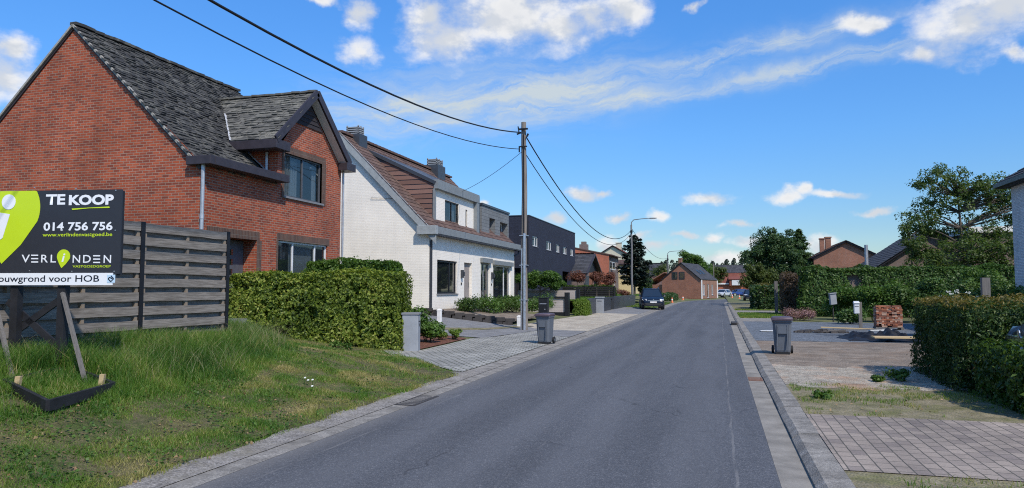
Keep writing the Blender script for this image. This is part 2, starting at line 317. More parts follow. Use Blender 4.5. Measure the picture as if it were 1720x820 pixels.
    plain('black_metal', (.012, .013, .016), 0.45)
    plain('black_wood', (.018, .018, .021), 0.6, var=0.3, bmp=0.2)
    plain('zinc', (.40, .42, .45), 0.45, metal=0.5, var=0.2)
    plain('galvanised', (.55, .57, .60), 0.38, metal=0.8, var=0.2)
    plain('grey_trim', (.20, .215, .22), 0.5)
    plain('anthracite', (.045, .05, .06), 0.4)
    plain('grey_door', (.085, .09, .105), 0.5)
    plain('mortar_trim', (.30, .285, .26), 0.9, var=0.25, vsc=9)
    plain('white_paint', (.74, .73, .71), 0.55)
    plain('white_pvc', (.66, .67, .68), 0.4)
    plain('curtain', (.62, .63, .64), 0.9, var=0.06)
    plain('blind', (.52, .54, .57), 0.9, var=0.05)
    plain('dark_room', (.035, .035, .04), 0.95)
    plain('lead', (.42, .43, .45), 0.6, var=0.3, vsc=5)
    plain('cement_post', (.27, .285, .305), 0.8, var=0.12, bmp=0.2, vsc=4)
    plain('lamp_grey', (.17, .165, .165), 0.7)
    plain('bin_grey', (.115, .13, .152), 0.5, var=0.08)
    plain('bin_lid', (.085, .060, .075), 0.5, var=0.1)
    plain('rubber', (.02, .02, .022), 0.75)
    plain('sign_black', (.030, .032, .040), 0.4, var=0.05)
    plain('sign_lime', (.52, .68, .02), 0.4, var=0.02)
    plain('sign_white', (.80, .81, .83), 0.4, var=0.02)
    plain('sign_blue', (.50, .66, .80), 0.4, var=0.02)
    plain('sign_ink', (.015, .02, .035), 0.5, var=0.02)
    plain('blue_stone', (.20, .205, .215), 0.7)
    plain('cable', (.012, .012, .013), 0.6)
    plain('car_paint_dark', (.005, .009, .022), 0.25, spec=0.6, var=0.03)
    plain('car_paint_blue', (.02, .05, .20), 0.25, spec=0.6, var=0.03)
    plain('car_paint_silver', (.45, .47, .50), 0.3, spec=0.6, var=0.03)
    plain('chrome', (.70, .72, .75), 0.15, metal=1.0, var=0.03)
    plain('headlight', (.62, .66, .70), 0.12, spec=0.8, var=0.05)
    plain('plate_white', (.75, .74, .72), 0.5)
    plain('dark_plastic', (.03, .031, .034), 0.6)
    plain('white_sheet', (.62, .62, .60), 0.7, var=0.15)
    plain('tarp_black', (.012, .013, .018), 0.6, spec=0.3, var=0.2)
    plain('yellow_wall', (.62, .50, .27), 0.9, var=0.1)
    plain('cream_wall', (.55, .52, .40), 0.9, var=0.1)
    plain('orange_plastic', (.75, .22, .10), 0.5)
    plain('iron', (.045, .04, .038), 0.7, var=0.3)
    plain('rust', (.17, .085, .055), 0.85, var=0.3)
    plain('petal_white', (.75, .76, .70), 0.8)
    glassmat('glass', clear=0.62)
    glassmat('glass_dark', (.012, .015, .02), clear=0.12)
    foliage('beech', [(0, (.035, .06, .010)), (.4, (.125, .185, .025)), (.75, (.27, .33, .05)), (1, (.33, .29, .09))])
    foliage('privet', [(0, (.030, .065, .014)), (.5, (.060, .115, .022)), (1, (.11, .17, .035))])
    foliage('shrub_green', [(0, (.035, .080, .015)), (.5, (.075, .15, .025)), (1, (.13, .22, .04))])
    foliage('yew', [(0, (.016, .040, .012)), (.5, (.034, .074, .018)), (.85, (.066, .118, .028)), (1, (.11, .14, .034))], 0.25)
    foliage('yew_lit_top', [(0, (.09, .085, .02)), (.5, (.17, .135, .035)), (1, (.25, .19, .05))], 0.25)  # gold of the sunlit hedge top put into the leaf colour
    foliage('ivy', [(0, (.030, .068, .016)), (.5, (.060, .122, .026)), (1, (.12, .195, .042))], 0.25)
    foliage('oak', [(0, (.040, .065, .016)), (.5, (.075, .105, .024)), (1, (.125, .155, .04))])
    foliage('walnut', [(0, (.036, .068, .018)), (.5, (.076, .125, .032)), (1, (.14, .185, .055))], 0.45)
    foliage('pine', [(0, (.008, .016, .012)), (.5, (.014, .026, .018)), (1, (.028, .042, .026))], 0.05)
    foliage('blue_green', [(0, (.028, .064, .024)), (.5, (.055, .108, .040)), (1, (.105, .165, .06))])
    foliage('red_leaf', [(0, (.10, .035, .025)), (.5, (.17, .065, .045)), (1, (.24, .12, .08))])
    foliage('brown_leaf', [(0, (.07, .05, .035)), (.5, (.125, .085, .06)), (1, (.18, .13, .09))])
    foliage('lime_leaf', [(0, (.08, .14, .02)), (.5, (.14, .22, .03)), (1, (.21, .29, .05))])
    foliage('heather', [(0, (.12, .10, .05)), (.45, (.30, .17, .18)), (1, (.46, .28, .30))])
    foliage('blade', [(0, (.028, .080, .013)), (.28, (.070, .165, .021)), (.55, (.150, .245, .036)), (.72, (.28, .27, .080)), (1, (.50, .41, .20))], 0.4)
    foliage('litter', [(0, (.16, .09, .04)), (1, (.36, .25, .14))], 0.1)
    foliage('seed', [(0, (.22, .22, .10)), (1, (.36, .33, .19))], 0.4)
    foliage('far_leaf', [(0, (.025, .038, .026)), (.5, (.04, .055, .035)), (1, (.06, .075, .045))], 0.1)
make_mats()
M = MATS

# ------------------------------------------------------------------ mesh builder, things and parts
def thing(name, label, cat, loc=(0, 0, 0), group=None, rotz=0.0):
    o = bpy.data.objects.new(name, None); COL.objects.link(o); o.empty_display_size = 0.3
    o.location = loc; o.rotation_euler = (0, 0, rotz)
    return tag(o, label, cat, group)
def tag(o, label=None, cat=None, group=None, kind=None):
    for k, v in (('label', label), ('category', cat), ('group', group), ('kind', kind)):
        if v: o[k] = v
    return o
def worldloc(p):
    v = Vector((0, 0, 0))
    while p is not None: v += Vector(p.location); p = p.parent
    return v
def finish(name, me, mat, parent=None, world=True):
    if mat is not None and len(me.materials) == 0: me.materials.append(mat)
    o = bpy.data.objects.new(name, me); COL.objects.link(o)
    if parent is not None:
        o.parent = parent
        if world:
            v = worldloc(parent)
            if v.length > 1e-9: me.transform(Matrix.Translation(-v))
    return o
def np_mesh(name, V, F, rnd=None, k=4):
    """V (n,3), F (m,k) -> mesh, with an optional per-face value"""
    me = bpy.data.meshes.new(name); V = np.asarray(V, np.float32); F = np.asarray(F, np.int32)
    me.vertices.add(len(V)); me.vertices.foreach_set('co', V.ravel())
    me.loops.add(F.size); me.loops.foreach_set('vertex_index', F.ravel())
    me.polygons.add(len(F)); me.polygons.foreach_set('loop_start', np.arange(0, F.size, k, dtype=np.int32))
    me.update(calc_edges=True)
    if rnd is not None:
        a = me.attributes.new('rnd', 'FLOAT', 'FACE'); a.data.foreach_set('value', np.asarray(rnd, np.float32))
    return me
class Fr:
    """a wall's own frame: s along it, t up, d out of it"""
    def __init__(s, O, r, n): s.O, s.r, s.n = Vector(O), Vector(r), Vector(n)
    def __call__(s, a, b, d=0.0): return s.O + s.r * a + Vector((0, 0, b)) + s.n * d
def FX(x): return Fr((x, 0, 0), (0, 1, 0), (1, 0, 0))          # wall that faces the road from the left: s = world y
def FXR(x): return Fr((x, 0, 0), (0, 1, 0), (-1, 0, 0))        # wall that faces the road from the right
def FY(y): return Fr((0, y, 0), (1, 0, 0), (0, -1, 0))         # wall that faces the camera: s = world x
class MB:
    def __init__(s): s.v, s.f, s.r = [], [], []
    def add(s, pts, faces, rnd=0.5):
        b = len(s.v); s.v += [tuple(p) for p in pts]; s.f += [tuple(i + b for i in q) for q in faces]; s.r += [rnd] * len(faces); return s
    def box(s, x0, x1, y0, y1, z0, z1, rnd=0.5):
        return s.add([(x0, y0, z0), (x1, y0, z0), (x1, y1, z0), (x0, y1, z0), (x0, y0, z1), (x1, y0, z1), (x1, y1, z1), (x0, y1, z1)],
                     [(3, 2, 1, 0), (4, 5, 6, 7), (0, 1, 5, 4), (1, 2, 6, 5), (2, 3, 7, 6), (3, 0, 4, 7)], rnd)
    def obox(s, c, ax, ay, az, rnd=0.5):
        c, ax, ay, az = Vector(c), Vector(ax), Vector(ay), Vector(az)
        P = [c + i * ax + j * ay + k * az for k in (-1, 1) for (i, j) in ((-1, -1), (1, -1), (1, 1), (-1, 1))]
        return s.add(P, [(3, 2, 1, 0), (4, 5, 6, 7), (0, 1, 5, 4), (1, 2, 6, 5), (2, 3, 7, 6), (3, 0, 4, 7)], rnd)
    def fbox(s, F, s0, s1, t0, t1, d0, d1):
        P = [F(a, b, d) for d in (d0, d1) for (a, b) in ((s0, t0), (s1, t0), (s1, t1), (s0, t1))]
        return s.add(P, [(3, 2, 1, 0), (4, 5, 6, 7), (0, 1, 5, 4), (1, 2, 6, 5), (2, 3, 7, 6), (3, 0, 4, 7)])
    def quad(s, *P, rnd=0.5): return s.add(P, [tuple(range(len(P)))], rnd)
    def slab(s, P, th, up=None):
        """flat polygon with a thickness below it"""
        P = [Vector(p) for p in P]; n = (P[1] - P[0]).cross(P[2] - P[0]).normalized()
        if up is None and n.z < 0: n = -n
        if up is not None: n = Vector(up).normalized()
        k = len(P); Q = [p - n * th for p in P]
        return s.add(P + Q, [tuple(range(k)), tuple(range(2 * k - 1, k - 1, -1))] + [(i, k + i, k + (i + 1) % k, (i + 1) % k) for i in range(k)])
    def beam(s, p, q, w, h, up=(0, 0, 1)):
        p, q = Vector(p), Vector(q); d = (q - p).normalized(); u = Vector(up)
        a = d.cross(u)
        if a.length < 1e-4: a = d.cross(Vector((0, 1, 0)))
        a.normalize(); b = a.cross(d).normalized()
        return s.obox((p + q) / 2, d * (q - p).length / 2, a * w / 2, b * h / 2)
    def tube(s, path, r, n=8, cap=True):
        path = [Vector(p) for p in path]; rs = r if isinstance(r, (list, tuple)) else [r] * len(path); b = len(s.v); a = None
        for i, p in enumerate(path):
            d = (path[min(i + 1, len(path) - 1)] - path[max(i - 1, 0)]).normalized()
            if a is None: a = d.cross(Vector((0.31, 0.17, 0.93))); a = a if a.length > 1e-3 else d.cross(Vector((1, 0, 0)))
            a = (a - d * a.dot(d)).normalized(); c = d.cross(a)
            for k in range(n):
                th = 2 * math.pi * k / n; s.v.append(tuple(p + (a * math.cos(th) + c * math.sin(th)) * rs[i]))
        for i in range(len(path) - 1):
            for k in range(n):
                s.f.append((b + i * n + k, b + i * n + (k + 1) % n, b + (i + 1) * n + (k + 1) % n, b + (i + 1) * n + k)); s.r.append(0.5)
        if cap:
            s.f.append(tuple(b + k for k in range(n - 1, -1, -1))); s.f.append(tuple(b + (len(path) - 1) * n + k for k in range(n))); s.r += [0.5, 0.5]
        return s
    def loft(s, rings, cap=True):
        b = len(s.v); n = len(rings[0])
        for r in rings: s.v += [tuple(p) for p in r]
        for i in range(len(rings) - 1):
            for k in range(n):
                s.f.append((b + i * n + k, b + i * n + (k + 1) % n, b + (i + 1) * n + (k + 1) % n, b + (i + 1) * n + k)); s.r.append(0.5)
        if cap:
            s.f.append(tuple(b + k for k in range(n - 1, -1, -1))); s.f.append(tuple(b + (len(rings) - 1) * n + k for k in range(n))); s.r += [.5, .5]
        return s
    def wall(s, F, s0, s1, t0, t1, holes=(), depth=0.12):
        """a wall face with real openings and reveals"""
        ss_ = sorted({s0, s1} | {h[0] for h in holes} | {h[1] for h in holes}); ts = sorted({t0, t1} | {h[2] for h in holes} | {h[3] for h in holes})
        for a, b in zip(ss_, ss_[1:]):
            for c, d in zip(ts, ts[1:]):
                ms, mt = (a + b) / 2, (c + d) / 2
                if any(h[0] < ms < h[1] and h[2] < mt < h[3] for h in holes): continue
                s.quad(F(a, c), F(b, c), F(b, d), F(a, d))
        for (a, b, c, d) in holes:
            for p, q in (((a, c), (a, d)), ((a, d), (b, d)), ((b, d), (b, c)), ((b, c), (a, c))):
                s.quad(F(*p), F(*q), F(*q, -depth), F(*p, -depth))
        return s
    def build(s, name, mat, parent=None, world=True, smooth=False, bevel=0.0):
        me = bpy.data.meshes.new(name); me.from_pydata(s.v, [], s.f)
        at = me.attributes.new('rnd', 'FLOAT', 'FACE'); at.data.foreach_set('value', s.r)
        uvl = me.uv_layers.new(name='UVMap'); co = [v.co for v in me.vertices]; Zv = Vector((0, 0, 1))
        uvs = []
        for p in me.polygons:
            n = p.normal
            if abs(n.z) > 0.96: h, v = Vector((1, 0, 0)), Vector((0, 1, 0))
            else: h = Zv.cross(n).normalized(); v = n.cross(h)
            for vi in p.vertices: c = co[vi]; uvs += [c.dot(h), c.dot(v)]
        uvl.data.foreach_set('uv', uvs)
        if smooth:
            me.polygons.foreach_set('use_smooth', [True] * len(me.polygons))
            me.set_sharp_from_angle(angle=R(40))
        o = finish(name, me, mat, parent, world)
        if bevel:
            b = o.modifiers.new('bevel', 'BEVEL'); b.width = bevel; b.segments = 2; b.limit_method = 'ANGLE'; b.angle_limit = R(40)
        return o

def shingles(mb, O, U, V, poly, tw, th, thick=0.012, jit=0.012, tilt=0.02, lift=0.03, stag=0.5):
    """overlapping roof pieces laid in courses on the plane O + U*u + V*v (V up the slope), kept inside poly (u,v)"""
    O, U, V = Vector(O), Vector(U).normalized(), Vector(V).normalized(); N = U.cross(V)
    if N.z < 0: N = -N
    us = [p[0] for p in poly]; vs = [p[1] for p in poly]
    def inside(u, v):
        c = False; j = len(poly) - 1
        for i in range(len(poly)):
            (xi, yi), (xj, yj) = poly[i], poly[j]
            if (yi > v) != (yj > v) and u < (xj - xi) * (v - yi) / (yj - yi) + xi: c = not c
            j = i
        return c
    row = 0; v = min(vs)
    while v < max(vs):
        u = min(us) + (stag * tw if row % 2 else 0.0) - tw * 0.5
        while u < max(us):
            if inside(u + tw / 2, v + th * 0.45):
                ju, jv = random.uniform(-jit, jit), random.uniform(-jit, jit); g = random.uniform(0.002, 0.010)
                e = lift + random.uniform(-0.5, 0.9) * tilt; e2 = 0.006
                sk = random.uniform(-jit, jit)
                P = [O + U * (u + g + ju) + V * (v + jv + sk) + N * e, O + U * (u + tw - g + ju) + V * (v + jv - sk) + N * (e + random.uniform(-.3, .3) * tilt),
                     O + U * (u + tw - g + ju) + V * (v + th * 1.25) + N * e2, O + U * (u + g + ju) + V * (v + th * 1.25) + N * e2]
                Q = [P[0] - N * (thick + e * .6), P[1] - N * (thick + e * .6)]
                mb.add(P + Q, [(0, 1, 2, 3), (4, 5, 1, 0), (4, 0, 3), (5, 2, 1)], random.random())
            u += tw
        v += th; row += 1

# ------------------------------------------------------------------ leaves, hedges, trees
def leaf_mesh(name, P, N, size, droop=0.25, aspect=0.55, rnd=None, svar=0.5):
    P = np.asarray(P, float); N = np.asarray(N, float); n = len(P)
    N = N + rng.normal(0, 0.45, (n, 3)); N /= np.linalg.norm(N, axis=1)[:, None] + 1e-9
    T = rng.normal(0, 1, (n, 3)); T[:, 2] -= droop
    T -= N * np.sum(T * N, 1)[:, None]; T /= np.linalg.norm(T, axis=1)[:, None] + 1e-9
    B = np.cross(N, T); s = size * (1 + rng.uniform(-svar, svar, n))[:, None]
    V = np.empty((n, 4, 3)); V[:, 0] = P - T * s * .5; V[:, 1] = P + B * s * aspect * .5 + N * s * .08; V[:, 2] = P + T * s * .5 - N * s * .1; V[:, 3] = P - B * s * aspect * .5 + N * s * .08
    F = np.arange(n * 4).reshape(n, 4)
    if rnd is None: rnd = rng.random(n)
    return np_mesh(name, V.reshape(-1, 3), F, rnd)
def box_shell(x0, x1, y0, y1, z0, z1, n, rough=0.10, rs=1.6, depth=0.14, top=True, roundz=0.0):
    """points on the clipped faces of a hedge: uneven, with some leaves deeper inside"""
    a = np.array([(y1 - y0) * (z1 - z0), (y1 - y0) * (z1 - z0), (x1 - x0) * (z1 - z0), (x1 - x0) * (z1 - z0), (x1 - x0) * (y1 - y0) * (1 if top else 0)])
    f = rng.choice(5, n, p=a / a.sum()); u, v = rng.random(n), rng.random(n)
    P = np.zeros((n, 3)); N = np.zeros((n, 3))
    for k, (ax, sg) in enumerate(((0, -1), (0, 1), (1, -1), (1, 1), (2, 1))):
        m = f == k; N[m, ax] = sg
        if ax == 0: P[m] = np.c_[np.full(m.sum(), x0 if sg < 0 else x1), y0 + u[m] * (y1 - y0), z0 + v[m] * (z1 - z0)]
        elif ax == 1: P[m] = np.c_[x0 + u[m] * (x1 - x0), np.full(m.sum(), y0 if sg < 0 else y1), z0 + v[m] * (z1 - z0)]
        else: P[m] = np.c_[x0 + u[m] * (x1 - x0), y0 + v[m] * (y1 - y0), np.full(m.sum(), z1)]
    c = np.array([(x0 + x1) / 2, (y0 + y1) / 2, (z0 + z1) / 2]); h = np.array([(x1 - x0) / 2, (y1 - y0) / 2, (z1 - z0) / 2])
    if roundz > 0:   # soften the edges towards a rounded block
        q = (P - c) / h; r = roundz; e = np.abs(q)
        l = np.maximum(e.max(1), 1e-6); p8 = (e ** (2 / r)).sum(1) ** (r / 2)
        low = q[:, 2] < -0.2; sc = np.where(low, 1.0, l / np.maximum(p8, 1e-6)); P = c + q * sc[:, None] * h
    d = (vnoise(P * rs, 3) - 0.5) * 2 * rough + (vnoise(P * rs * 4, 5) - 0.5) * rough
    P = P + N * d[:, None] - N * (rng.exponential(depth * 0.5, n))[:, None]
    return P, N
def hedge(name, label, cat, x0, x1, y0, y1, z0, z1, leaf, n, size, rough=0.1, rs=1.6, roundz=0.25, group=None, core=0.16, extra=None, aspect=0.55, droop=0.25):
    o = thing(name, label, cat, ((x0 + x1) / 2, (y0 + y1) / 2, z0), group)
    P, N = box_shell(x0, x1, y0, y1, z0, z1, n, rough, rs, roundz=roundz)
    gap = vnoise(P * 3.3, 71) * .55 + vnoise(P * 8.0, 72) * .45; k = gap > .36; P, N = P[k], N[k]        # dark gaps between the shoots
    sh = rng.random(len(P)) < .03; P[sh] += N[sh] * rng.uniform(.02, .12, sh.sum())[:, None]; P[:, 2] = np.maximum(P[:, 2], z0 + 0.02)
    finish('foliage', leaf_mesh(name, P, N, size, aspect=aspect, droop=droop), M[leaf], o)
    mb = MB(); c = core
    for i in range(int(max(x1 - x0, y1 - y0) / 0.22) + 3):     # woody stems and twigs inside
        px, py = random.uniform(x0 + c, x1 - c), random.uniform(y0 + c, y1 - c)
        for k in range(5):
            ex, ey, ez = px + random.uniform(-.3, .3), py + random.uniform(-.3, .3), random.uniform(z0 + .4 * (z1 - z0), z1 - c)
            ex, ey = min(x1 - c, max(x0 + c, ex)), min(y1 - c, max(y0 + c, ey))
            mb.tube([(px, py, z0 - .05), ((px + ex) / 2, (py + ey) / 2, z0 + (ez - z0) * .5), (ex, ey, ez)], [.02, .014, .006], 4)
    mb.build('stems', M['twigs'], o)
    # inner leaves fill the volume so that the hedge is dense
    m = int(n * 0.45); Q = np.c_[rng.uniform(x0 + c * .6, x1 - c * .6, m), rng.uniform(y0 + c * .6, y1 - c * .6, m), rng.uniform(z0 + .05, z1 - c * .9, m)]
    finish('inner_foliage', leaf_mesh(name, Q, rng.normal(0, 1, (m, 3)), size * 1.9), M[leaf], o)
    if extra: extra(o)
    return o
def clump_points(centres, radii, per, flat=0.75, shell=0.55):
    P, N = [], []
    for c, r in zip(centres, radii):
        d = rng.normal(0, 1, (per, 3)); d /= np.linalg.norm(d, axis=1)[:, None]
        rr = r * (shell + (1 - shell) * rng.random(per) ** 0.5) * (0.75 + 0.5 * rng.random(per))
        P.append(np.asarray(c) + d * rr[:, None] * np.array([1, 1, flat])); N.append(d * 0.6 + np.array([0, 0, 0.5]))
    return np.concatenate(P), np.concatenate(N)
def limb(mb, p, q, r0, r1, bend=0.12, n=5):
    p, q = Vector(p), Vector(q); L = (q - p).length
    o = Vector((random.uniform(-1, 1), random.uniform(-1, 1), random.uniform(-.3, .6))) * bend * L
    path = [p.lerp(q, i / n) + o * math.sin(math.pi * i / n) for i in range(n + 1)]
    mb.tube(path, [r0 + (r1 - r0) * i / n for i in range(n + 1)], 6); return path
def tree(name, label, cat, base, h, crown, leaf, nclump=40, per=260, cr=0.7, size=0.12, trunk_r=0.18, fork=0.3, group=None, droop=0.3, bark='bark', lean=(0, 0), flat=0.75, aspect=0.55):
    """crown: list of ellipsoids (dx, dy, z, rx, ry, rz) measured from the base"""
    x, y, z = base; o = thing(name, label, cat, (x, y, z), group)
    mb = MB(); top = Vector((x + lean[0], y + lean[1], z + h * 0.8)); tr = limb(mb, (x, y, z - .1), top, trunk_r, trunk_r * .25, 0.04, 7)
    cs, rs = [], []; tot = sum(c[3] * c[4] * c[5] for c in crown)
    for (dx, dy, cz, rx, ry, rz) in crown:
        k = max(2, int(nclump * rx * ry * rz / tot))
        for i in range(k):
            d = rng.normal(0, 1, 3); d /= np.linalg.norm(d); f = rng.random() ** 0.45
            c = np.array([x + dx, y + dy, z + cz]) + d * f * np.array([rx, ry, rz]); cs.append(c); rs.append(cr * rng.uniform(0.6, 1.25))
            if i % 2 == 0:
                st = tr[max(2, min(6, int(2 + 5 * random.random())))]
                st = min(tr[2:], key=lambda q: abs(q.z - (c[2] - 0.35 * (math.hypot(c[0] - q.x, c[1] - q.y)))))
                limb(mb, st, c, trunk_r * .32, 0.015, 0.1)
    mb.build('trunk', M[bark], o, smooth=True)
    P, N = clump_points(cs, rs, per, flat)
    finish('crown', leaf_mesh(name, P, N, size, droop=droop, aspect=aspect), M[leaf], o)
    return o
def shrub(name, label, cat, base, rx, ry, h, leaf, n=1500, size=0.07, group=None, lumps=9, droop=0.2):
    x, y, z = base; o = thing(name, label, cat, base, group); cs, rs = [], []; mb = MB()
    for i in range(lumps):
        a, f = random.random() * 6.283, math.sqrt(random.random()) * 0.75
        c = (x + rx * f * math.cos(a), y + ry * f * math.sin(a), z + h * random.uniform(.35, .72)); cs.append(c); rs.append(min(rx, ry, h) * random.uniform(.35, .6))
        mb.tube([(x + rx * .2 * math.cos(a), y + ry * .2 * math.sin(a), z - .03), c], [.015, .005], 4)
    P, N = clump_points(cs, rs, n // lumps, 0.8, 0.35); P[:, 2] = np.maximum(P[:, 2], z + 0.02)
    finish('foliage', leaf_mesh(name, P, N, size, droop=droop), M[leaf], o); mb.build('stems', M['twigs'], o)
    return o

# ------------------------------------------------------------------ surfaces on the ground
def sheet(name, mat, xs, ys, dz, edge=None, zf=ground, kind='structure', label=None, ragged=0.0):
    """grid sheet that follows the ground; edge(x, y) -> (x, y) bends it to its real outline"""
    V, F = [], []
    for j, y in enumerate(ys):
        for i, x in enumerate(xs):
            px, py = (x, y) if edge is None else edge(x, y)
            V.append((px, py, zf(px, py) + dz))
    nx = len(xs)
    for j in range(len(ys) - 1):
        for i in range(nx - 1): F.append((j * nx + i, j * nx + i + 1, (j + 1) * nx + i + 1, (j + 1) * nx + i))
    me = bpy.data.meshes.new(name); me.from_pydata(V, [], F); uv = me.uv_layers.new(name='UVMap')
    uv.data.foreach_set('uv', [c for l in me.loops for c in (V[l.vertex_index][0], V[l.vertex_index][1])])
    o = finish(name, me, M[mat]); tag(o, label, None, None, kind); return o
def arr(a, b, st): return list(np.linspace(a, b, max(2, int(round(abs(b - a) / st)) + 1)))
def blend_poly(L, Rr, y0, y1):
    """outline given by left and right polylines in y: returns edge() for sheet() with x in 0..1"""
    ly, lx = [p[1] for p in L], [p[0] for p in L]; ry, rx = [p[1] for p in Rr], [p[0] for p in Rr]
    def edge(x, y):
        a, b = np.interp(y, ly, lx), np.interp(y, ry, rx); w = 0.06 * (math.sin(y * 3.1) + math.sin(y * 7.7 + 1) * .6) if 0 < x < 1 or True else 0
        return a + (b - a) * x + (w * (1 if x in (0.0, 1.0) else 0)), y
    return edge

# ------------------------------------------------------------------ windows and doors
def window(parent, F, s0, s1, t0, t1, fmat, d=-0.09, fw=0.06, mull=(), sill=None, glass='glass', name='window', back=None, blind=None, room=True):
    mb = MB()
    for a, b, c, e in ((s0, s0 + fw, t0, t1), (s1 - fw, s1, t0, t1), (s0 + fw, s1 - fw, t0, t0 + fw), (s0 + fw, s1 - fw, t1 - fw, t1)): mb.fbox(F, a, b, c, e, d - .05, d + .012)
    cuts = [s0 + fw] + [x for m in mull for x in (m - fw / 2, m + fw / 2)] + [s1 - fw]
    for m in mull: mb.fbox(F, m - fw / 2, m + fw / 2, t0 + fw, t1 - fw, d - .048, d + .01)
    w = mb.build(name, M[fmat], parent)
    for a, b in zip(cuts[::2], cuts[1::2]):
        MB().fbox(F, a, b, t0 + fw, t1 - fw, d - .03, d - .022).build('pane', M[glass], w)
    if blind:
        mb2 = MB()
        for (a, b, c, e, pleat) in blind:
            n = max(2, int((b - a) / .06)); zz = [F(a + (b - a) * i / n, 0, d - .16 - (0.025 if i % 2 else 0) * pleat) for i in range(n + 1)]
            for p, q in zip(zz, zz[1:]): mb2.quad(p + Vector((0, 0, c)), q + Vector((0, 0, c)), q + Vector((0, 0, e)), p + Vector((0, 0, e)))
        mb2.build('curtain', M['curtain'], w)
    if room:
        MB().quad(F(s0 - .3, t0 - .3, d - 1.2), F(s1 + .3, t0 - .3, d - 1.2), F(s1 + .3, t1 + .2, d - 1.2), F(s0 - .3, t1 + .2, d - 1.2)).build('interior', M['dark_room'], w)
    if sill: MB().fbox(F, s0 - .06, s1 + .06, t0 - .06, t0, d + .012, sill).build('sill', M['blue_stone'], parent)
    return w

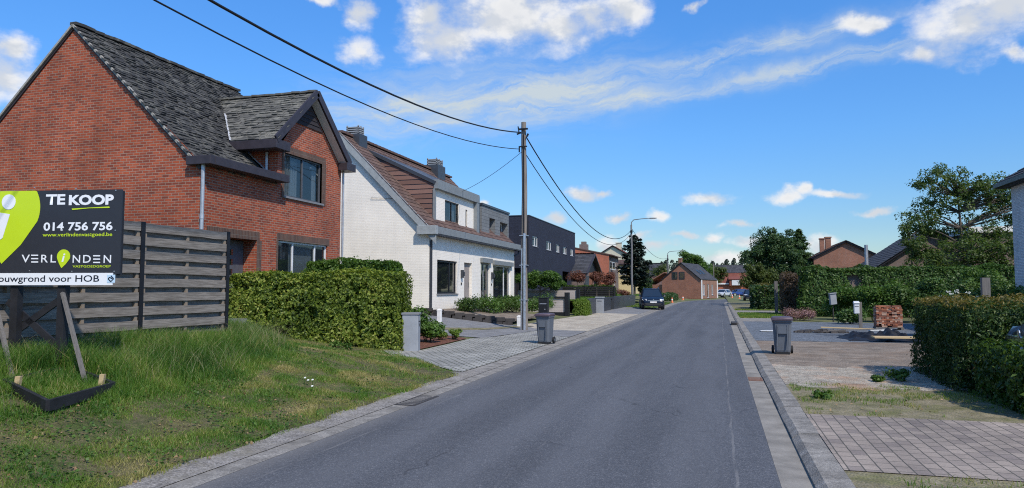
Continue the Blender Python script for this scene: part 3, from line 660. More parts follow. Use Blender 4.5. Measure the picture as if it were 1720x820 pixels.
# ================================================================== GROUND, ROAD, YARDS
def build_ground():
    xs = [-1500, -400, -150, -80, -60] + arr(-50, -14, 2) + arr(-13.5, -4.8, .1)[0:] + [-4.6, 0.6, 0.99, 1.01, 1.2] + arr(2, 20, 2) + [30, 60, 150, 400, 1500]
    ys = [-300, -60, -20, -5] + arr(0, 30, .5) + arr(32, 150, 2) + [200, 400, 900, 2500]
    def zf(x, y): return ground(x, y) - (0.06 if -4.7 < x < 1.0 else 0.0)
    sheet('ground', 'far_ground', xs, ys, 0.0, zf=zf)
    # the road bends to the right far ahead
    def bend(x, y):
        if y <= 84: return x, y
        s = y - 84; Rr = 70.0; a = s / Rr
        if a > 1.1: a = 1.1
        ex = s - a * Rr
        cx, cy = Rr * (1 - math.cos(a)), 84 + Rr * math.sin(a)
        cx += ex * math.sin(a); cy += ex * math.cos(a)
        nx, ny = math.cos(a), -math.sin(a)
        return cx + nx * (x), cy + ny * (x)
    ysr = arr(-30, 84, 1.0) + arr(85, 260, 2.0)
    zr = lambda x, y: roadz(y)
    sheet('road', 'asphalt', arr(-4.5, 0.5, .5), ysr, 0.004, bend, zr)
    sheet('gutter', 'concrete_old', [-4.76, -4.62, -4.5], ysr, 0.006, bend, zr)
    sheet('gutter', 'concrete', [0.5, 0.64, 0.645, 0.78], ysr, 0.006, bend, zr)
    # right kerb: blocks with joints
    mb = MB(); y = 3.0
    while y < 84:
        L = 0.99; j = random.uniform(-.006, .006); t = random.uniform(-.006, .006)
        a, b = roadz(y), roadz(y + L)
        P = [(0.785 + j, y, a - .05), (0.785 + j, y, a + .03 + t), (0.86 + j, y, a + .082 + t), (1.08 + j, y, a + .092 + t), (1.08 + j, y, a - .05)]
        Q = [(p[0], y + L, p[2] + b - a) for p in P]
        mb.loft([P, Q]); y += 1.0
    tag(mb.build('kerb', M['concrete_old'], None, world=False), None, None, None, 'structure')
    # gravelly edge between gutter and lawn on the left
    e1 = lambda x, y: (-4.76 - x * (0.42 + .10 * math.sin(y * 2.3) + .07 * math.sin(y * 5.1)), y)
    sheet('verge', 'edge_gravel', [0, .25, .5, .75, 1], arr(-2, 14.5, .25), 0.012, e1)
    sheet('verge', 'concrete_old', [0, .5, 1], arr(14.5, 84, .5), 0.012, lambda x, y: (-4.76 - x * .36, y))
    # lawn on the bank
    def lawn_edge(x, y):
        a = np.interp(y, [-2, 5.4, 7.8, 13.7, 15.9, 17.4], [-5.05, -5.08, -5.1, -5.1, -7.4, -8.0]) + .05 * math.sin(y * 4)
        return a + (-13.4 - a) * x, y
    sheet('lawn', 'lawn_soil', arr(0, 1, .03), arr(-2, 17.4, .25), 0.016, lawn_edge)
    # cobbled drive, bark bed, asphalt drive, gravel yards on the left
    dy = [14, 15.9, 17.4, 18, 20, 22.4, 24, 26, 28.2]
    sheet('driveway', 'cobble', arr(0, 1, .06), arr(14.0, 28.2, .2), 0.024,
          lambda x, y: (-5.12 + x * (np.interp(y, dy, [-5.3, -7.6, -8.6, -7.75, -7.8, -7.9, -7.4, -7.2, -6.9]) + 5.12), y))
    sheet('planting_bed', 'bark_mulch', arr(0, 1, .08), arr(17.7, 23.5, .2), 0.028, lambda x, y: (np.interp(y, [17.7, 20, 22.4, 23.5], [-7.85, -7.9, -8.0, -10]) + x * np.interp(y, [17.7, 23.5], [-2.6, -2.0]), y))
    sheet('footpath', 'path_asphalt', arr(0, 1, .08), arr(23.0, 30.5, .25), 0.02, lambda x, y: (np.interp(y, [23, 26, 28.2, 30.5], [-7.7, -7.25, -7.0, -7.2]) + x * -5.0, y))
    sheet('verge', 'dry_verge', [0, .5, 1], arr(24.6, 30.0, .25), 0.03, lambda x, y: (np.interp(y, [24.6, 27, 30], [-9.6, -8.6, -7.8]) - .55 * x, y))
    sheet('gravel_yard', 'pale_gravel', arr(0, 1, .1), arr(28.2, 47.5, .4), 0.02, lambda x, y: (-5.1 + x * (np.interp(y, [28.2, 31, 40, 47.5], [-1.9, -3.4, -3.0, -2.6])), y))
    sheet('footpath', 'path_asphalt', [0, .5, 1], arr(25.0, 28.4, .3), 0.03, lambda x, y: (-5.1 - 1.5 * x, y))
    sheet('driveway', 'path_asphalt', arr(0, 1, .2), arr(47.5, 62, .5), 0.02, lambda x, y: (-5.1 - 2.8 * x, y))
    sheet('verge', 'lawn_soil', arr(0, 1, .25), arr(62, 84, 1), 0.02, lambda x, y: (-5.1 - 2.8 * x, y))
    # raised front gardens behind the low wall
    def rz(x, y): return 1.02 + 0.0033 * (y - 8) - 0.1
    sheet('lawn', 'lawn_soil', arr(-16, -7.95, 1), arr(44.6, 84, 2), 0.0, zf=rz)
    # right side
    def right(x0, x1): return lambda x, y: (x0 + (x1 - x0) * x, y)
    sheet('verge', 'dry_verge', arr(1.06, 9, .5), arr(-2, 7.3, .3), 0.008)
    sheet('paving', 'paver', arr(1.075, 10, .5), arr(7.28, 10.35, .25), 0.016)
    sheet('verge', 'dry_verge', arr(1.08, 9, .08), arr(10.3, 13.6, .25), 0.008, lambda x, y: (x, y + (.12 * math.sin(x * 3) + .08 * math.sin(x * 11) if y > 13.5 else 0)))
    sheet('driveway', 'sandy_gravel', arr(1.08, 6, .06), arr(13.2, 16.7, .25), 0.012, lambda x, y: (x, y + (.15 * math.sin(x * 2.2) + .10 * math.sin(x * 7.3) + .06 * math.sin(x * 17) if y > 16.6 or y < 13.3 else 0)))
    sheet('yard', 'brown_soil', arr(1.08, 10, .08), arr(16.3, 24.4, .4), 0.010, lambda x, y: (x, y + (.2 * math.sin(x * 1.7) + .12 * math.sin(x * 6.1) + .08 * math.sin(x * 15) if y > 24.3 else 0)))
    sheet('gravel_yard', 'blue_gravel', arr(1.08, 10, .4), arr(24.1, 37.4, .5), 0.014)
    sheet('footpath', 'concrete_old', arr(1.08, 3.2, .4), arr(37.4, 41.5, .5), 0.016)
    sheet('verge', 'dry_verge', arr(1.08, 4.6, .4), arr(41.5, 49, .5), 0.012)
    sheet('driveway', 'concrete_old', arr(1.08, 4.0, .4), arr(49, 55, .5), 0.014)
    sheet('verge', 'dry_verge', arr(1.08, 4.0, .4), arr(55, 84, 1), 0.012)
build_ground()

# ================================================================== BRICK HOUSE (left)
def rake_trim(mb, p, q, w, h, n, gap=0.015, out=(0, -1, 0)):
    p, q = Vector(p), Vector(q); d = (q - p) / n
    for i in range(n):
        mb.beam(p + d * i + d * gap, p + d * (i + 1) - d * gap, w, h, up=out)
def brick_house():
    o = thing('brick_house', 'red brick house with steep mossy slate roof and a gabled dormer beside the wooden fence', 'house', (-13, 15.63, 0.8))
    X0, Y0, Y1, XB = -13.0, 15.63, 22.78, -20.35; F = FX(X0); Z0 = 0.55
    XR, ZR, SL = -17.47, 9.27, 0.9625
    YC, EZ = 18.95, 6.1
    holes_g = [(16.25, 18.0, 0.98, 3.2), (19.05, 21.95, 1.75, 3.28)]; upper = (19.3, 21.5, 4.68, 6.05)
    mb = MB()
    mb.wall(F, Y0, YC, Z0, 5.05, [holes_g[0]], 0.55)
    mb.wall(F, YC, Y1, Z0, EZ, [holes_g[1], upper], 0.14)
    ym = 20.6; za = 8.0; mb.quad(F(YC, EZ), F(Y1, EZ), F(ym, za))
    zb = ZR - SL * (XR - XB)
    fy = FY(Y0); mb.quad(fy(XB, Z0), fy(X0, Z0), fy(X0, 5.05), fy(XR, ZR - .12), fy(XB, zb - .1))
    f2 = FY(Y1); mb.quad(f2(X0, Z0), f2(XB, Z0), f2(XB, zb - .1), f2(XR, ZR - .12), f2(X0, 5.0))
    mb.quad((XB, Y1, Z0), (XB, Y0, Z0), (XB, Y0, zb), (XB, Y1, zb))
    # dormer cheeks
    for yc in (YC, Y1): mb.quad((X0, yc, 4.95), (X0, yc, EZ + .1), (XR + (ZR - EZ) / SL, yc, EZ + .1))
    mb.build('wall', M['red_brick'], o)
    MB().box(XB - 3.0, XB, Y0 + .35, Y1, Z0, 6.3).build('rear_wing', M['taupe_brick'], o)
    # brown soldier bricks round the openings
    t = MB(); e = 0.012
    t.fbox(F, 15.85, 18.12, 3.2, 3.44, -.1, e); t.fbox(F, 18.005, 18.22, 1.0, 3.2, -.02, e + .002)
    t.fbox(F, 18.98, 22.05, 3.28, 3.5, -.1, e); t.fbox(F, 18.97, 19.05, 1.7, 3.28, -.1, e)
    t.fbox(F, 19.18, 21.72, 6.05, 6.27, -.1, e); t.fbox(F, 19.17, 19.3, 4.62, 6.05, -.1, e + .002); t.fbox(F, 21.5, 21.74, 4.62, 6.05, -.1, e + .002)
    t.build('brick_surround', M['brown_brick'], o)
    window(o, F, *upper, 'grey_door', d=-.08, fw=.055, mull=(20.42,), sill=.06, blind=[(19.36, 20.4, 4.74, 6.0, 1), (21.22, 21.46, 4.74, 6.0, 1)], glass='glass')
    window(o, F, *holes_g[1], 'white_pvc', d=-.08, fw=.06, mull=(19.95, 21.25), sill=.06, blind=[(19.1, 19.4, 1.8, 3.2, 1), (19.96, 21.3, 1.8, 3.2, 0)], glass='glass')
    door = MB().fbox(F, 16.9, 17.98, 1.0, 3.18, -.5, -.44).build('door', M['grey_door'], o)
    for k in range(6): MB().fbox(F, 17.35, 17.5, 1.35 + k * .28, 1.51 + k * .28, -.44, -.432).build('door_pane', M['glass_dark'], door)
    MB().tube([F(17.05, 1.7, -.39), F(17.05, 2.4, -.39)], .018, 6).build('handle', M['chrome'], door)
    s = MB().fbox(F, 16.26, 16.9, 1.0, 3.18, -.52, -.48); s.build('door_side_wall', M['red_brick'], o)
    MB().fbox(F, 16.0, 18.3, .72, .98, -.52, .75).build('doorstep', M['blue_stone'], o)
    # main roof
    U = Vector((0, 1, 0)); L = math.hypot(1, SL); V = Vector((-1 / L, 0, SL / L))
    eave = Vector((X0 - .01, Y0 - .04, ZR - SL * (X0 - .01 - XR)))
    sl = (Vector((XR, 0, ZR)) - Vector((eave.x, 0, eave.z))).length; ln = Y1 - Y0 + .08
    r = MB(); r.slab([eave, eave + U * (YC - Y0 + .02), eave + U * (YC - Y0 + .02) + V * sl, eave + V * sl], .1)
    top = eave + V * sl
    v6 = (Vector((XR + (ZR - EZ - .1) / SL, 0, EZ + .1)) - Vector((eave.x, 0, eave.z))).length
    r.slab([eave + U * (YC - Y0) + V * (v6 - .2), eave + U * ln + V * (v6 - .2), eave + U * ln + V * sl, eave + U * (YC - Y0) + V * sl], .1)
    Vb = Vector((-1 / L, 0, -SL / L)); slb = (XR - XB) * L
    r.slab([top, top + U * ln, top + U * ln + Vb * (slb + .15), top + Vb * (slb + .15)], .1)
    roof = r.build('roof', M['dark_fascia'], o)
    sh = MB()
    # visible outline: whole slope left of the dormer, then above the valley
    zd = 8.12; ud = YC - Y0 - .25; um = ym - Y0
    vE = v6; vT = (Vector((XR + (ZR - zd) / SL, 0, zd)) - Vector((eave.x, 0, eave.z))).length
    shingles(sh, eave, U, V, [(0, 0), (YC - Y0, 0), (ud + .2, vE), (um, vT), (ln - .4, vE), (ln, vE), (ln, sl), (0, sl)], .19, .14, .013, .014, .035, .026)
    shingles(sh, top + U * ln, -U, Vb * -1 if False else Vector((1 / L, 0, SL / L)), [(0, -slb), (ln, -slb), (ln, 0), (0, 0)], .30, .21, .014, .012, .02, .03) if False else None
    sh.build('slates', M['old_slate'], roof)
    rc = MB(); y = Y0 - .05
    while y < Y1 + .05: rc.obox((XR, y + .16, ZR + .035 + random.uniform(-.012, .012)), (.0, .165, random.uniform(-.012, .012)), (.11, 0, 0), (0, 0, .04)); y += .33
    rc.build('ridge_tiles', M['old_slate'], roof)
    vt = MB(); rake_trim(vt, (X0 - .15, Y0 - .05, ZR - SL * (X0 - .15 - XR) - .03), (XR, Y0 - .05, ZR - .03), .06, .07, 19)
    rake_trim(vt, (XB - .1, Y0 - .05, zb - .1), (XR, Y0 - .05, ZR - .03), .06, .07, 13)
    vt.build('verge_trim', M['mortar_trim'], roof)
    # dormer roof: two planes, ridge towards the street
    OH = 0.32; DX = X0 + OH; hw = 2.2; dz = .91; zr = 8.28; ze = zr - dz * hw
    xr_in = XR + (ZR - zr) / SL; xe_in = XR + (ZR - ze) / SL
    dr = MB()
    for sgn in (-1, 1):
        P = [(DX, ym, zr), (DX, ym + sgn * hw, ze), (xe_in - .1, ym + sgn * hw, ze), (xr_in - .3, ym, zr)]
        dr.slab(P, .09, up=Vector((0, sgn * dz, 1)))
    droof = dr.build('dormer_roof', M['dark_fascia'], o)
    ds = MB(); dl = math.hypot(1, dz)
    for sgn in (-1, 1):
        Vd = Vector((0, -sgn * 1 / dl, dz / dl)); Od = Vector((DX - .05, ym + sgn * hw, ze)); slen = hw * dl
        if sgn < 0: shingles(ds, Od, Vector((-1, 0, 0)), Vd, [(0, 0), (DX - xe_in + .05, 0), (DX - xr_in + .1, slen), (0, slen)], .21, .155, .014, .015, .035, .026)
        else: shingles(ds, Vector((xe_in, Od.y, ze)), Vector((1, 0, 0)), Vd, [(0, 0), (DX - .05 - xe_in, 0), (DX - .05 - xe_in, slen), (xe_in * 0 - (xe_in - xr_in) * -1 * 0, slen)], .21, .155, .014, .015, .035, .026)
    ds.build('dormer_slates', M['dormer_slate'], droof)
    q = MB(); x = DX
    while x > xr_in: q.obox((x - .15, ym, zr + .04 + random.uniform(-.01, .01)), (.155, 0, random.uniform(-.01, .01)), (0, .1, 0), (0, 0, .03)); x -= .31
    q.build('ridge_tiles', M['dormer_slate'], droof)
    b = MB()
    for sgn in (-1, 1):
        b.beam((DX + .02, ym + sgn * .0, zr - .02), (DX + .02, ym + sgn * (hw + .04), ze - .02), .06, .24, up=(0, -sgn * dz, -1))
    b.build('bargeboard', M['dark_fascia'], o)
    so = MB()
    for sgn in (-1, 1): so.quad((X0 + .01, ym, zr - .2), (DX - .01, ym, zr - .2), (DX - .01, ym + sgn * hw, ze - .2), (X0 + .01, ym + sgn * hw, ze - .2))
    so.build('soffit', M['soffit'], o)
    sd = MB(); zs = 7.12; k = 0
    while zs < za + .02:
        w = (za - zs) / (za - EZ) * (Y1 - YC) / 2
        if w > .02: sd.quad(F(ym - w, zs, .035), F(ym + w, zs, .035), F(ym + max(w - .14, .01), zs + .145, .012), F(ym - max(w - .14, .01), zs + .145, .012))
        zs += .145
    sd.build('siding', M['dark_siding'], o)
    # box gutters
    g = MB(); g.box(-13.36, -12.6, Y0 - .2, Y0 - .001, 5.02, 5.25); g.box(X0 + .003, -12.6, Y0, YC + .05, 5.02, 5.25); g.build('gutter', M['dark_fascia'], o, bevel=.012)
    g = MB(); g.box(-14.75, -12.64, YC - .62, YC - .28, 6.0, 6.27); g.box(-12.97, -12.64, YC - .28, YC + .12, 6.0, 6.27); g.build('gutter', M['dark_fascia'], o, bevel=.012)
    g = MB(); g.box(-14.2, -12.6, Y1 + .03, Y1 + .36, 6.0, 6.27); g.box(-12.95, -12.6, Y1 - .28, Y1 + .03, 6.0, 6.27); g.build('gutter', M['dark_fascia'], o, bevel=.012)
    dp = MB().tube([(-12.93, Y0 - .06, 5.04), (-12.93, Y0 - .06, 3.6), (-12.93, Y0 - .06, .9)], .05, 8).tube([(-12.93, Y0 - .06, 3.72), (-12.93, Y0 - .06, 3.6)], .06, 8)
    dp.build('downpipe', M['zinc'], o, smooth=True)
    MB().tube([(-13.35, YC - .07, 6.0), (-13.35, YC - .07, 5.35)], .045, 8).build('downpipe', M['zinc'], o, smooth=True)
    MB().tube([(-12.94, Y1 + .06, 6.0), (-12.94, Y1 + .06, .8)], .04, 8).build('downpipe', M['zinc'], o, smooth=True)
    # lead valley flashing
    vl = MB(); n = Vector((SL, 0, 1)).normalized()
    a = Vector((xe_in, ym - hw, ze)) + n * .075; c = Vector((xr_in, ym, zr)) + n * .075; c = a.lerp(c, .62)
    for i in range(8):
        p, q2 = a.lerp(c, i / 8), a.lerp(c, (i + 1) / 8); w = Vector((0, .055 + random.uniform(-.012, .012), 0)); vl.quad(p - w, p + w, q2 + w, q2 - w)
    a = Vector((X0 + .0, YC - .04, 5.12)); c = Vector((xe_in + .15, YC - .04, ze - .1)); w = Vector((0, .09, 0))
    vl.quad(a - w, a + w, c + w, c - w); vl.build('lead_flashing', M['lead'], roof)
brick_house()

# ================================================================== WHITE DOUBLE HOUSE
def white_house():
    X0, Y0, Y1 = -12.5, 29.8, 43.7; F = FX(X0); Z0 = .5
    o = thing('white_house', 'white painted double house with brown tiled roof, two dormers and dark chimneys', 'house', (X0, Y0, .7))
    XR, ZR, XB = -17.0, 8.95, -21.5; EZ = 4.45; SL = (ZR - EZ) / (X0 - XR)
    win = (30.75, 33.4, 1.57, 3.15); d1 = (34.4, 35.6, .95, 3.15); d2 = (37.05, 38.65, .95, 3.25); w2 = (39.3, 42.9, 1.0, 3.2)
    mb = MB(); mb.wall(F, Y0, Y1, Z0, EZ, [win, d1, d2, w2], .22)
    fy = FY(Y0); mb.quad(fy(XB, Z0), fy(X0, Z0), fy(X0, EZ), fy(XR, ZR), fy(XB, EZ))
    f2 = FY(Y1); mb.quad(f2(X0, Z0), f2(XB, Z0), f2(XB, EZ), f2(XR, ZR), f2(X0, EZ))
    mb.quad((XB, Y1, Z0), (XB, Y0, Z0), (XB, Y0, EZ), (XB, Y1, EZ)); mb.build('wall', M['white_brick'], o)
    window(o, F, *win, 'black_metal', d=-.1, fw=.09, mull=(32.55,), sill=.05, glass='glass_dark', blind=[(32.65, 33.0, 1.6, 3.1, 1)])
    dr = MB().fbox(F, d1[0], d1[1], d1[2], d1[3], -.2, -.15).build('door', M['door_wood'], o)
    MB().tube([F(35.4, 1.9, -.11), F(35.4, 2.15, -.11)], .02, 6).build('handle', M['chrome'], dr)
    for k in range(2):
        MB().fbox(F, 34.52 + k * .56, 34.96 + k * .56, 1.15, 2.95, -.15, -.135).build('door_panel', M['door_wood'], dr)
    dr = window(o, F, *d2, 'grey_trim', d=-.1, fw=.1, mull=(37.75,), glass='glass_dark', name='door', blind=[(37.8, 38.5, 1.0, 3.1, 0)])
    MB().tube([F(37.68, 1.7, -.05), F(37.68, 2.5, -.05)], .03, 6).build('handle', M['chrome'], dr)
    window(o, F, *w2, 'white_pvc', d=-.1, fw=.08, mull=(41.7,), glass='glass_dark', sill=.06, blind=[(41.8, 42.7, 1.0, 3.1, 1)])
    MB().fbox(F, 36.95, 38.75, 3.25, 3.5, .003, .16).fbox(F, 39.15, 43.05, 3.2, 3.45, .003, .16).build('shutter_box', M['grey_trim'], o)
    for yy in (33.95, 38.95):
        w = MB().fbox(F, yy - .07, yy + .07, 2.35, 2.75, .003, .13).tube([F(yy, 2.45, .16), F(yy, 2.65, .16)], .05, 8); w.build('wall_lamp', M['anthracite'], o)
        MB().fbox(F, yy - .05, yy + .05, 2.0, 2.12, .003, .03).build('doorbell', M['black_metal'], o)
    # roof
    L = math.hypot(1, SL); U = Vector((0, 1, 0)); V = Vector((-1 / L, 0, SL / L)); ln = Y1 - Y0 + .3
    eave = Vector((X0 + .1, Y0 - .10, EZ - .1 * SL + .16)); sl = (X0 + .1 - XR) * L; top = eave + V * sl
    r = MB().slab([eave, eave + U * ln, eave + U * ln + V * sl, eave + V * sl], .12)
    Vb = Vector((-1 / L, 0, -SL / L)); r.slab([top, top + U * ln, top + U * ln + Vb * sl, top + Vb * sl], .12)
    roof = r.build('roof', M['anthracite'], o)
    sh = MB(); shingles(sh, eave, U, V, [(0, 0), (ln, 0), (ln, sl), (0, sl)], .24, .30, .016, .002, .004, .03, 0.0); sh.build('tiles', M['brown_tile'], roof)
    rc = MB(); y = Y0 - .15
    while y < Y1 + .15: rc.obox((XR, y + .2, ZR + .25), (0, .205, .008), (.12, 0, 0), (0, 0, .055)); y += .4
    rc.build('ridge_tiles', M['brown_tile'], roof)
    tr = MB(); tr.beam((X0 + .12, Y0 - .12, EZ - .12), (XR - .12, Y0 - .12, ZR - .02), .07, .36, up=(0, -1, 0)); tr.beam((XB, Y0 - .12, EZ - .12), (XR + .12, Y0 - .12, ZR - .02), .07, .36, up=(0, -1, 0))
    tr.v = [(a, Y0 - .06 + (b - (Y0 - .12)) * .4, c) for a, b, c in tr.v]
    tr = MB()
    for sg in (1, -1):
        a = Vector((XR, Y0 - .2, ZR + .2)); b2 = Vector((XR + sg * (X0 + .38 - XR), Y0 - .2, ZR + .2 - SL * (X0 + .38 - XR))); dn = Vector((0, 0, -.46)); th = Vector((0, .09, 0))
        P = [a, b2, b2 + dn, a + dn]; tr.add(P + [p + th for p in P], [(0, 1, 2, 3), (7, 6, 5, 4), (0, 4, 5, 1), (1, 5, 6, 2), (2, 6, 7, 3), (3, 7, 4, 0)])
    tr.build('bargeboard', M['soffit_grey'], o); MB().box(X0 - .5, X0 + .425, Y0 - .3, Y0 - .012, 4.235, 4.625).build('eave_return', M['soffit_grey'], o, bevel=.01)
    g = MB().box(X0 + .004, X0 + .42, Y0 - .2, Y1 + .45, 4.27, 4.60); g.build('gutter', M['grey_trim'], o, bevel=.015)
    MB().box(X0 + .02, X0 + .40, Y0 - .18, Y1 + .42, 4.22, 4.268).build('soffit', M['dark_fascia'], o)
    MB().tube([(X0 + .22, Y0 + .02, 4.25), (X0 + .22, Y0 + .03, 4.1), (X0 + .08, Y0 + .03, 3.95), (X0 + .08, Y0 + .03, .7)], .06, 8).build('downpipe', M['anthracite'], o, smooth=True)
    MB().tube([(X0 + .22, Y1 + .3, 4.25), (X0 + .20, Y1 + .25, 4.05), (X0 + .05, Y1 - .1, 3.9)], .05, 8).build('downpipe', M['anthracite'], o, smooth=True)
    # first dormer: shed roof from near the ridge, tiled cheek, white front
    A, B, XF = 31.55, 37.6, -13.0; zt = 6.82; zs = EZ - (XF - X0) * -SL * -1 if False else EZ + (X0 - XF) * SL
    xk = -16.5; zk = ZR - SL * (xk - XR) * 1.0 if False else EZ + (X0 - xk) * SL
    sf = FX(XF); dw = (32.95, 34.95, 5.05, 6.22); nw = (35.95, 36.25, 4.95, 6.05)
    mb = MB().wall(sf, A + .1, B - .35, zs + .05, zt, [dw, nw], .1); mb.build('dormer_wall', M['white_brick'], o)
    window(o, sf, *dw, 'black_metal', d=-.07, fw=.07, mull=(34.0,), glass='glass', blind=[(34.1, 34.8, 5.1, 6.2, 0)])
    window(o, sf, *nw, 'black_metal', d=-.07, fw=.05, glass='glass_dark')
    ck = MB(); nrow = 13
    for i in range(nrow):   # cheek tiles laid level, lapping
        z0 = zs + (zt + 1.2 - zs) * i / nrow; z1 = zs + (zt + 1.2 - zs) * (i + 1) / nrow
        def xs_(z): return X0 - (z - EZ) / SL - .0                     # main roof line at height z
        def xf_(z): return XF if z < zt else XF + (z - zt) / (zk + .15 - zt) * (xk - XF)   # dormer roof line
        if xs_(z0) < xf_(z0) - .02:
            x1a, x1b = xf_(z0), max(xf_(z1), xs_(z1) + .01)
            ck.quad((xs_(z0), A - .02, z0), (x1a, A - .02, z0), (x1b, A + .006, z1 + .02), (xs_(z1), A + .006, z1 + .02), rnd=random.random())
            ck.quad((xs_(z0), A + .02, z0), (x1a, A + .02, z0), (x1a, A - .02, z0), (xs_(z0), A - .02, z0))
    ck.build('dormer_cheek', M['cheek_tile'], o)
    MB().quad((XF, A, zs), (XF, A, zt), (xk, A, zk)).build('dormer_side', M['anthracite'], o); MB().quad((XF, B, zs), (xk, B, zk), (XF, B, zt)).build('dormer_side', M['anthracite'], o)
    MB().slab([(XF + .12, A - .08, zt + .1), (XF + .12, B + .05, zt + .1), (xk - .1, B + .05, zk + .26), (xk - .1, A - .08, zk + .26)], .16).build('dormer_roof', M['anthracite'], o)
    MB().fbox(sf, A - .06, B + .04, zt - .24, zt + .2, .005, .22).fbox(sf, A - .06, A + .1, zs - .1, zt - .24, -.05, .06).fbox(sf, B - .35, B + .04, zs - .1, zt - .24, -.05, .2).build('dormer_trim', M['grey_trim'], o)
    MB().box(XF + .02, XF + .20, B + .05, B + .13, 4.55, zt + .15).build('downpipe', M['anthracite'], o)
    # second dormer: flat-roofed box clad in slate
    A, B, XF = 38.55, 44.0, -12.95; sf = FX(XF); zt = 6.62; zs = EZ + (X0 - XF) * SL
    n1 = (39.95, 41.1, 4.9, 6.0); n2 = (42.1, 43.75, 4.9, 5.95)
    mb = MB().wall(sf, A, B, zs - .1, zt, [n1, n2], .45); mb.quad((XF, A, zs - .1), (XF, A, zt), (-15.2, A, zt), (-15.2, A, zs + 2)); mb.quad((XF, B, zs - .1), (-15.2, B, zs), (-15.2, B, zt), (XF, B, zt))
    mb.build('dormer_wall', M['slate_cladding'], o)
    MB().slab([(XF + .06, A - .06, zt + .1), (XF + .06, B + .06, zt + .1), (-15.6, B + .06, zt + .1), (-15.6, A - .06, zt + .1)], .12).build('dormer_roof', M['anthracite'], o)
    window(o, sf, *n1, 'grey_trim', d=-.4, fw=.06, glass='glass_dark'); window(o, sf, *n2, 'white_pvc', d=-.4, fw=.07, mull=(42.9,), glass='glass', blind=[(42.95, 43.6, 5, 5.9, 0)])
    # chimneys with slatted caps
    for (yc, xc, w, zt2, hgt) in ((31.1, -17.0, .40, 9.30, 1.0), (41.1, -16.9, .62, 9.45, 1.4)):
        c = MB().box(xc - .45, xc + .45, yc - w, yc + w, zt2 - hgt, zt2).build('chimney', M['anthracite'], roof)
        cp = MB()
        for k in range(4): cp.box(xc - .33, xc + .33, yc - w + .12, yc + w - .12, zt2 + .02 + k * .1, zt2 + .07 + k * .1)
        for dx in (-.3, .3):
            for dy in (-w + .15, 0, w - .15): cp.box(xc + dx - .03, xc + dx + .03, yc + dy - .03, yc + dy + .03, zt2, zt2 + .44)
        cp.build('chimney_cap', M['cement_post'], roof)
    MB().tube([(-15.4, Y0 - .02, 6.0), (-15.4, Y0 - .06, 6.0), (-14.2, Y0 - .05, 5.93)], .010, 5).build('cable_bracket', M['black_metal'], o)
white_house()

# ================================================================== BLACK BRICK HOUSE
def black_house():
    X0, Y0, Y1 = -12.5, 47.4, 63.8; F = FX(X0); Z0 = .8; T = 6.85
    o = thing('black_house', 'flat roofed house of black brick with a row of small upper windows', 'house', (X0, Y0, 1))
    hs = [(48.4, 49.9, 4.83, 5.55), (52.6, 54.2, 4.79, 5.47), (55.9, 57.25, 4.78, 5.42), (58.6, 60.1, 4.77, 5.38), (61.6, 62.95, 4.75, 5.38)]
    dh = [(58.3, 61.2, 1.1, 3.3), (62.1, 63.2, 1.1, 2.5), (53.6, 56.6, 1.5, 3.0)]
    mb = MB().wall(F, Y0, Y1, Z0, T, hs + dh, .22); fy = FY(Y0)
    mb.wall(fy, -22, X0, Z0, T, [(-13.55, -12.85, 1.0, 3.25)], .6)
    mb.quad((-22, Y0, Z0), (-22, Y1, Z0), (-22, Y1, T), (-22, Y0, T)); mb.quad((X0, Y1, Z0), (X0, Y1, T), (-22, Y1, T), (-22, Y1, Z0)); mb.build('wall', M['black_brick'], o)
    MB().slab([(X0 + .03, Y0 - .03, T + .06), (X0 + .03, Y1 + .03, T + .06), (-22, Y1 + .03, T + .06), (-22, Y0 - .03, T + .06)], .055).build('roof', M['anthracite'], o)
    for h in hs:
        window(o, F, *h, 'white_pvc', d=-.06, fw=.06, mull=(h[0] + (h[1] - h[0]) * .55,), glass='glass', blind=[(h[0] + .1, h[0] + (h[1] - h[0]) * .8, h[2], h[3], 0)])
        MB().fbox(F, h[0] - .03, h[1] + .03, h[2] - .04, h[2] - .001, -.2, .03).build('sill', M['blue_stone'], o)
    window(o, F, *dh[2], 'black_metal', d=-.24, fw=.07, mull=(55.1,), glass='glass_dark')
    d = MB().fbox(F, 58.3, 61.2, 1.1, 3.3, -1.1, -1.0).build('door', M['anthracite'], o)
    MB().tube([F(60.9, 1.6, -.95), F(60.9, 2.6, -.95)], .025, 6).build('handle', M['chrome'], d)
    window(o, F, *dh[1], 'black_metal', d=-.24, fw=.06, glass='glass_dark')
    MB().fbox(FY(Y0), -13.55, -12.85, 1.0, 3.25, -.6, -.52).build('door', M['black_wood'], o)
    MB().tube([(X0 - .1, Y0 - .06, T), (X0 - .1, Y0 - .06, 3.4)], .05, 8).build('downpipe', M['black_metal'], o)
black_house()

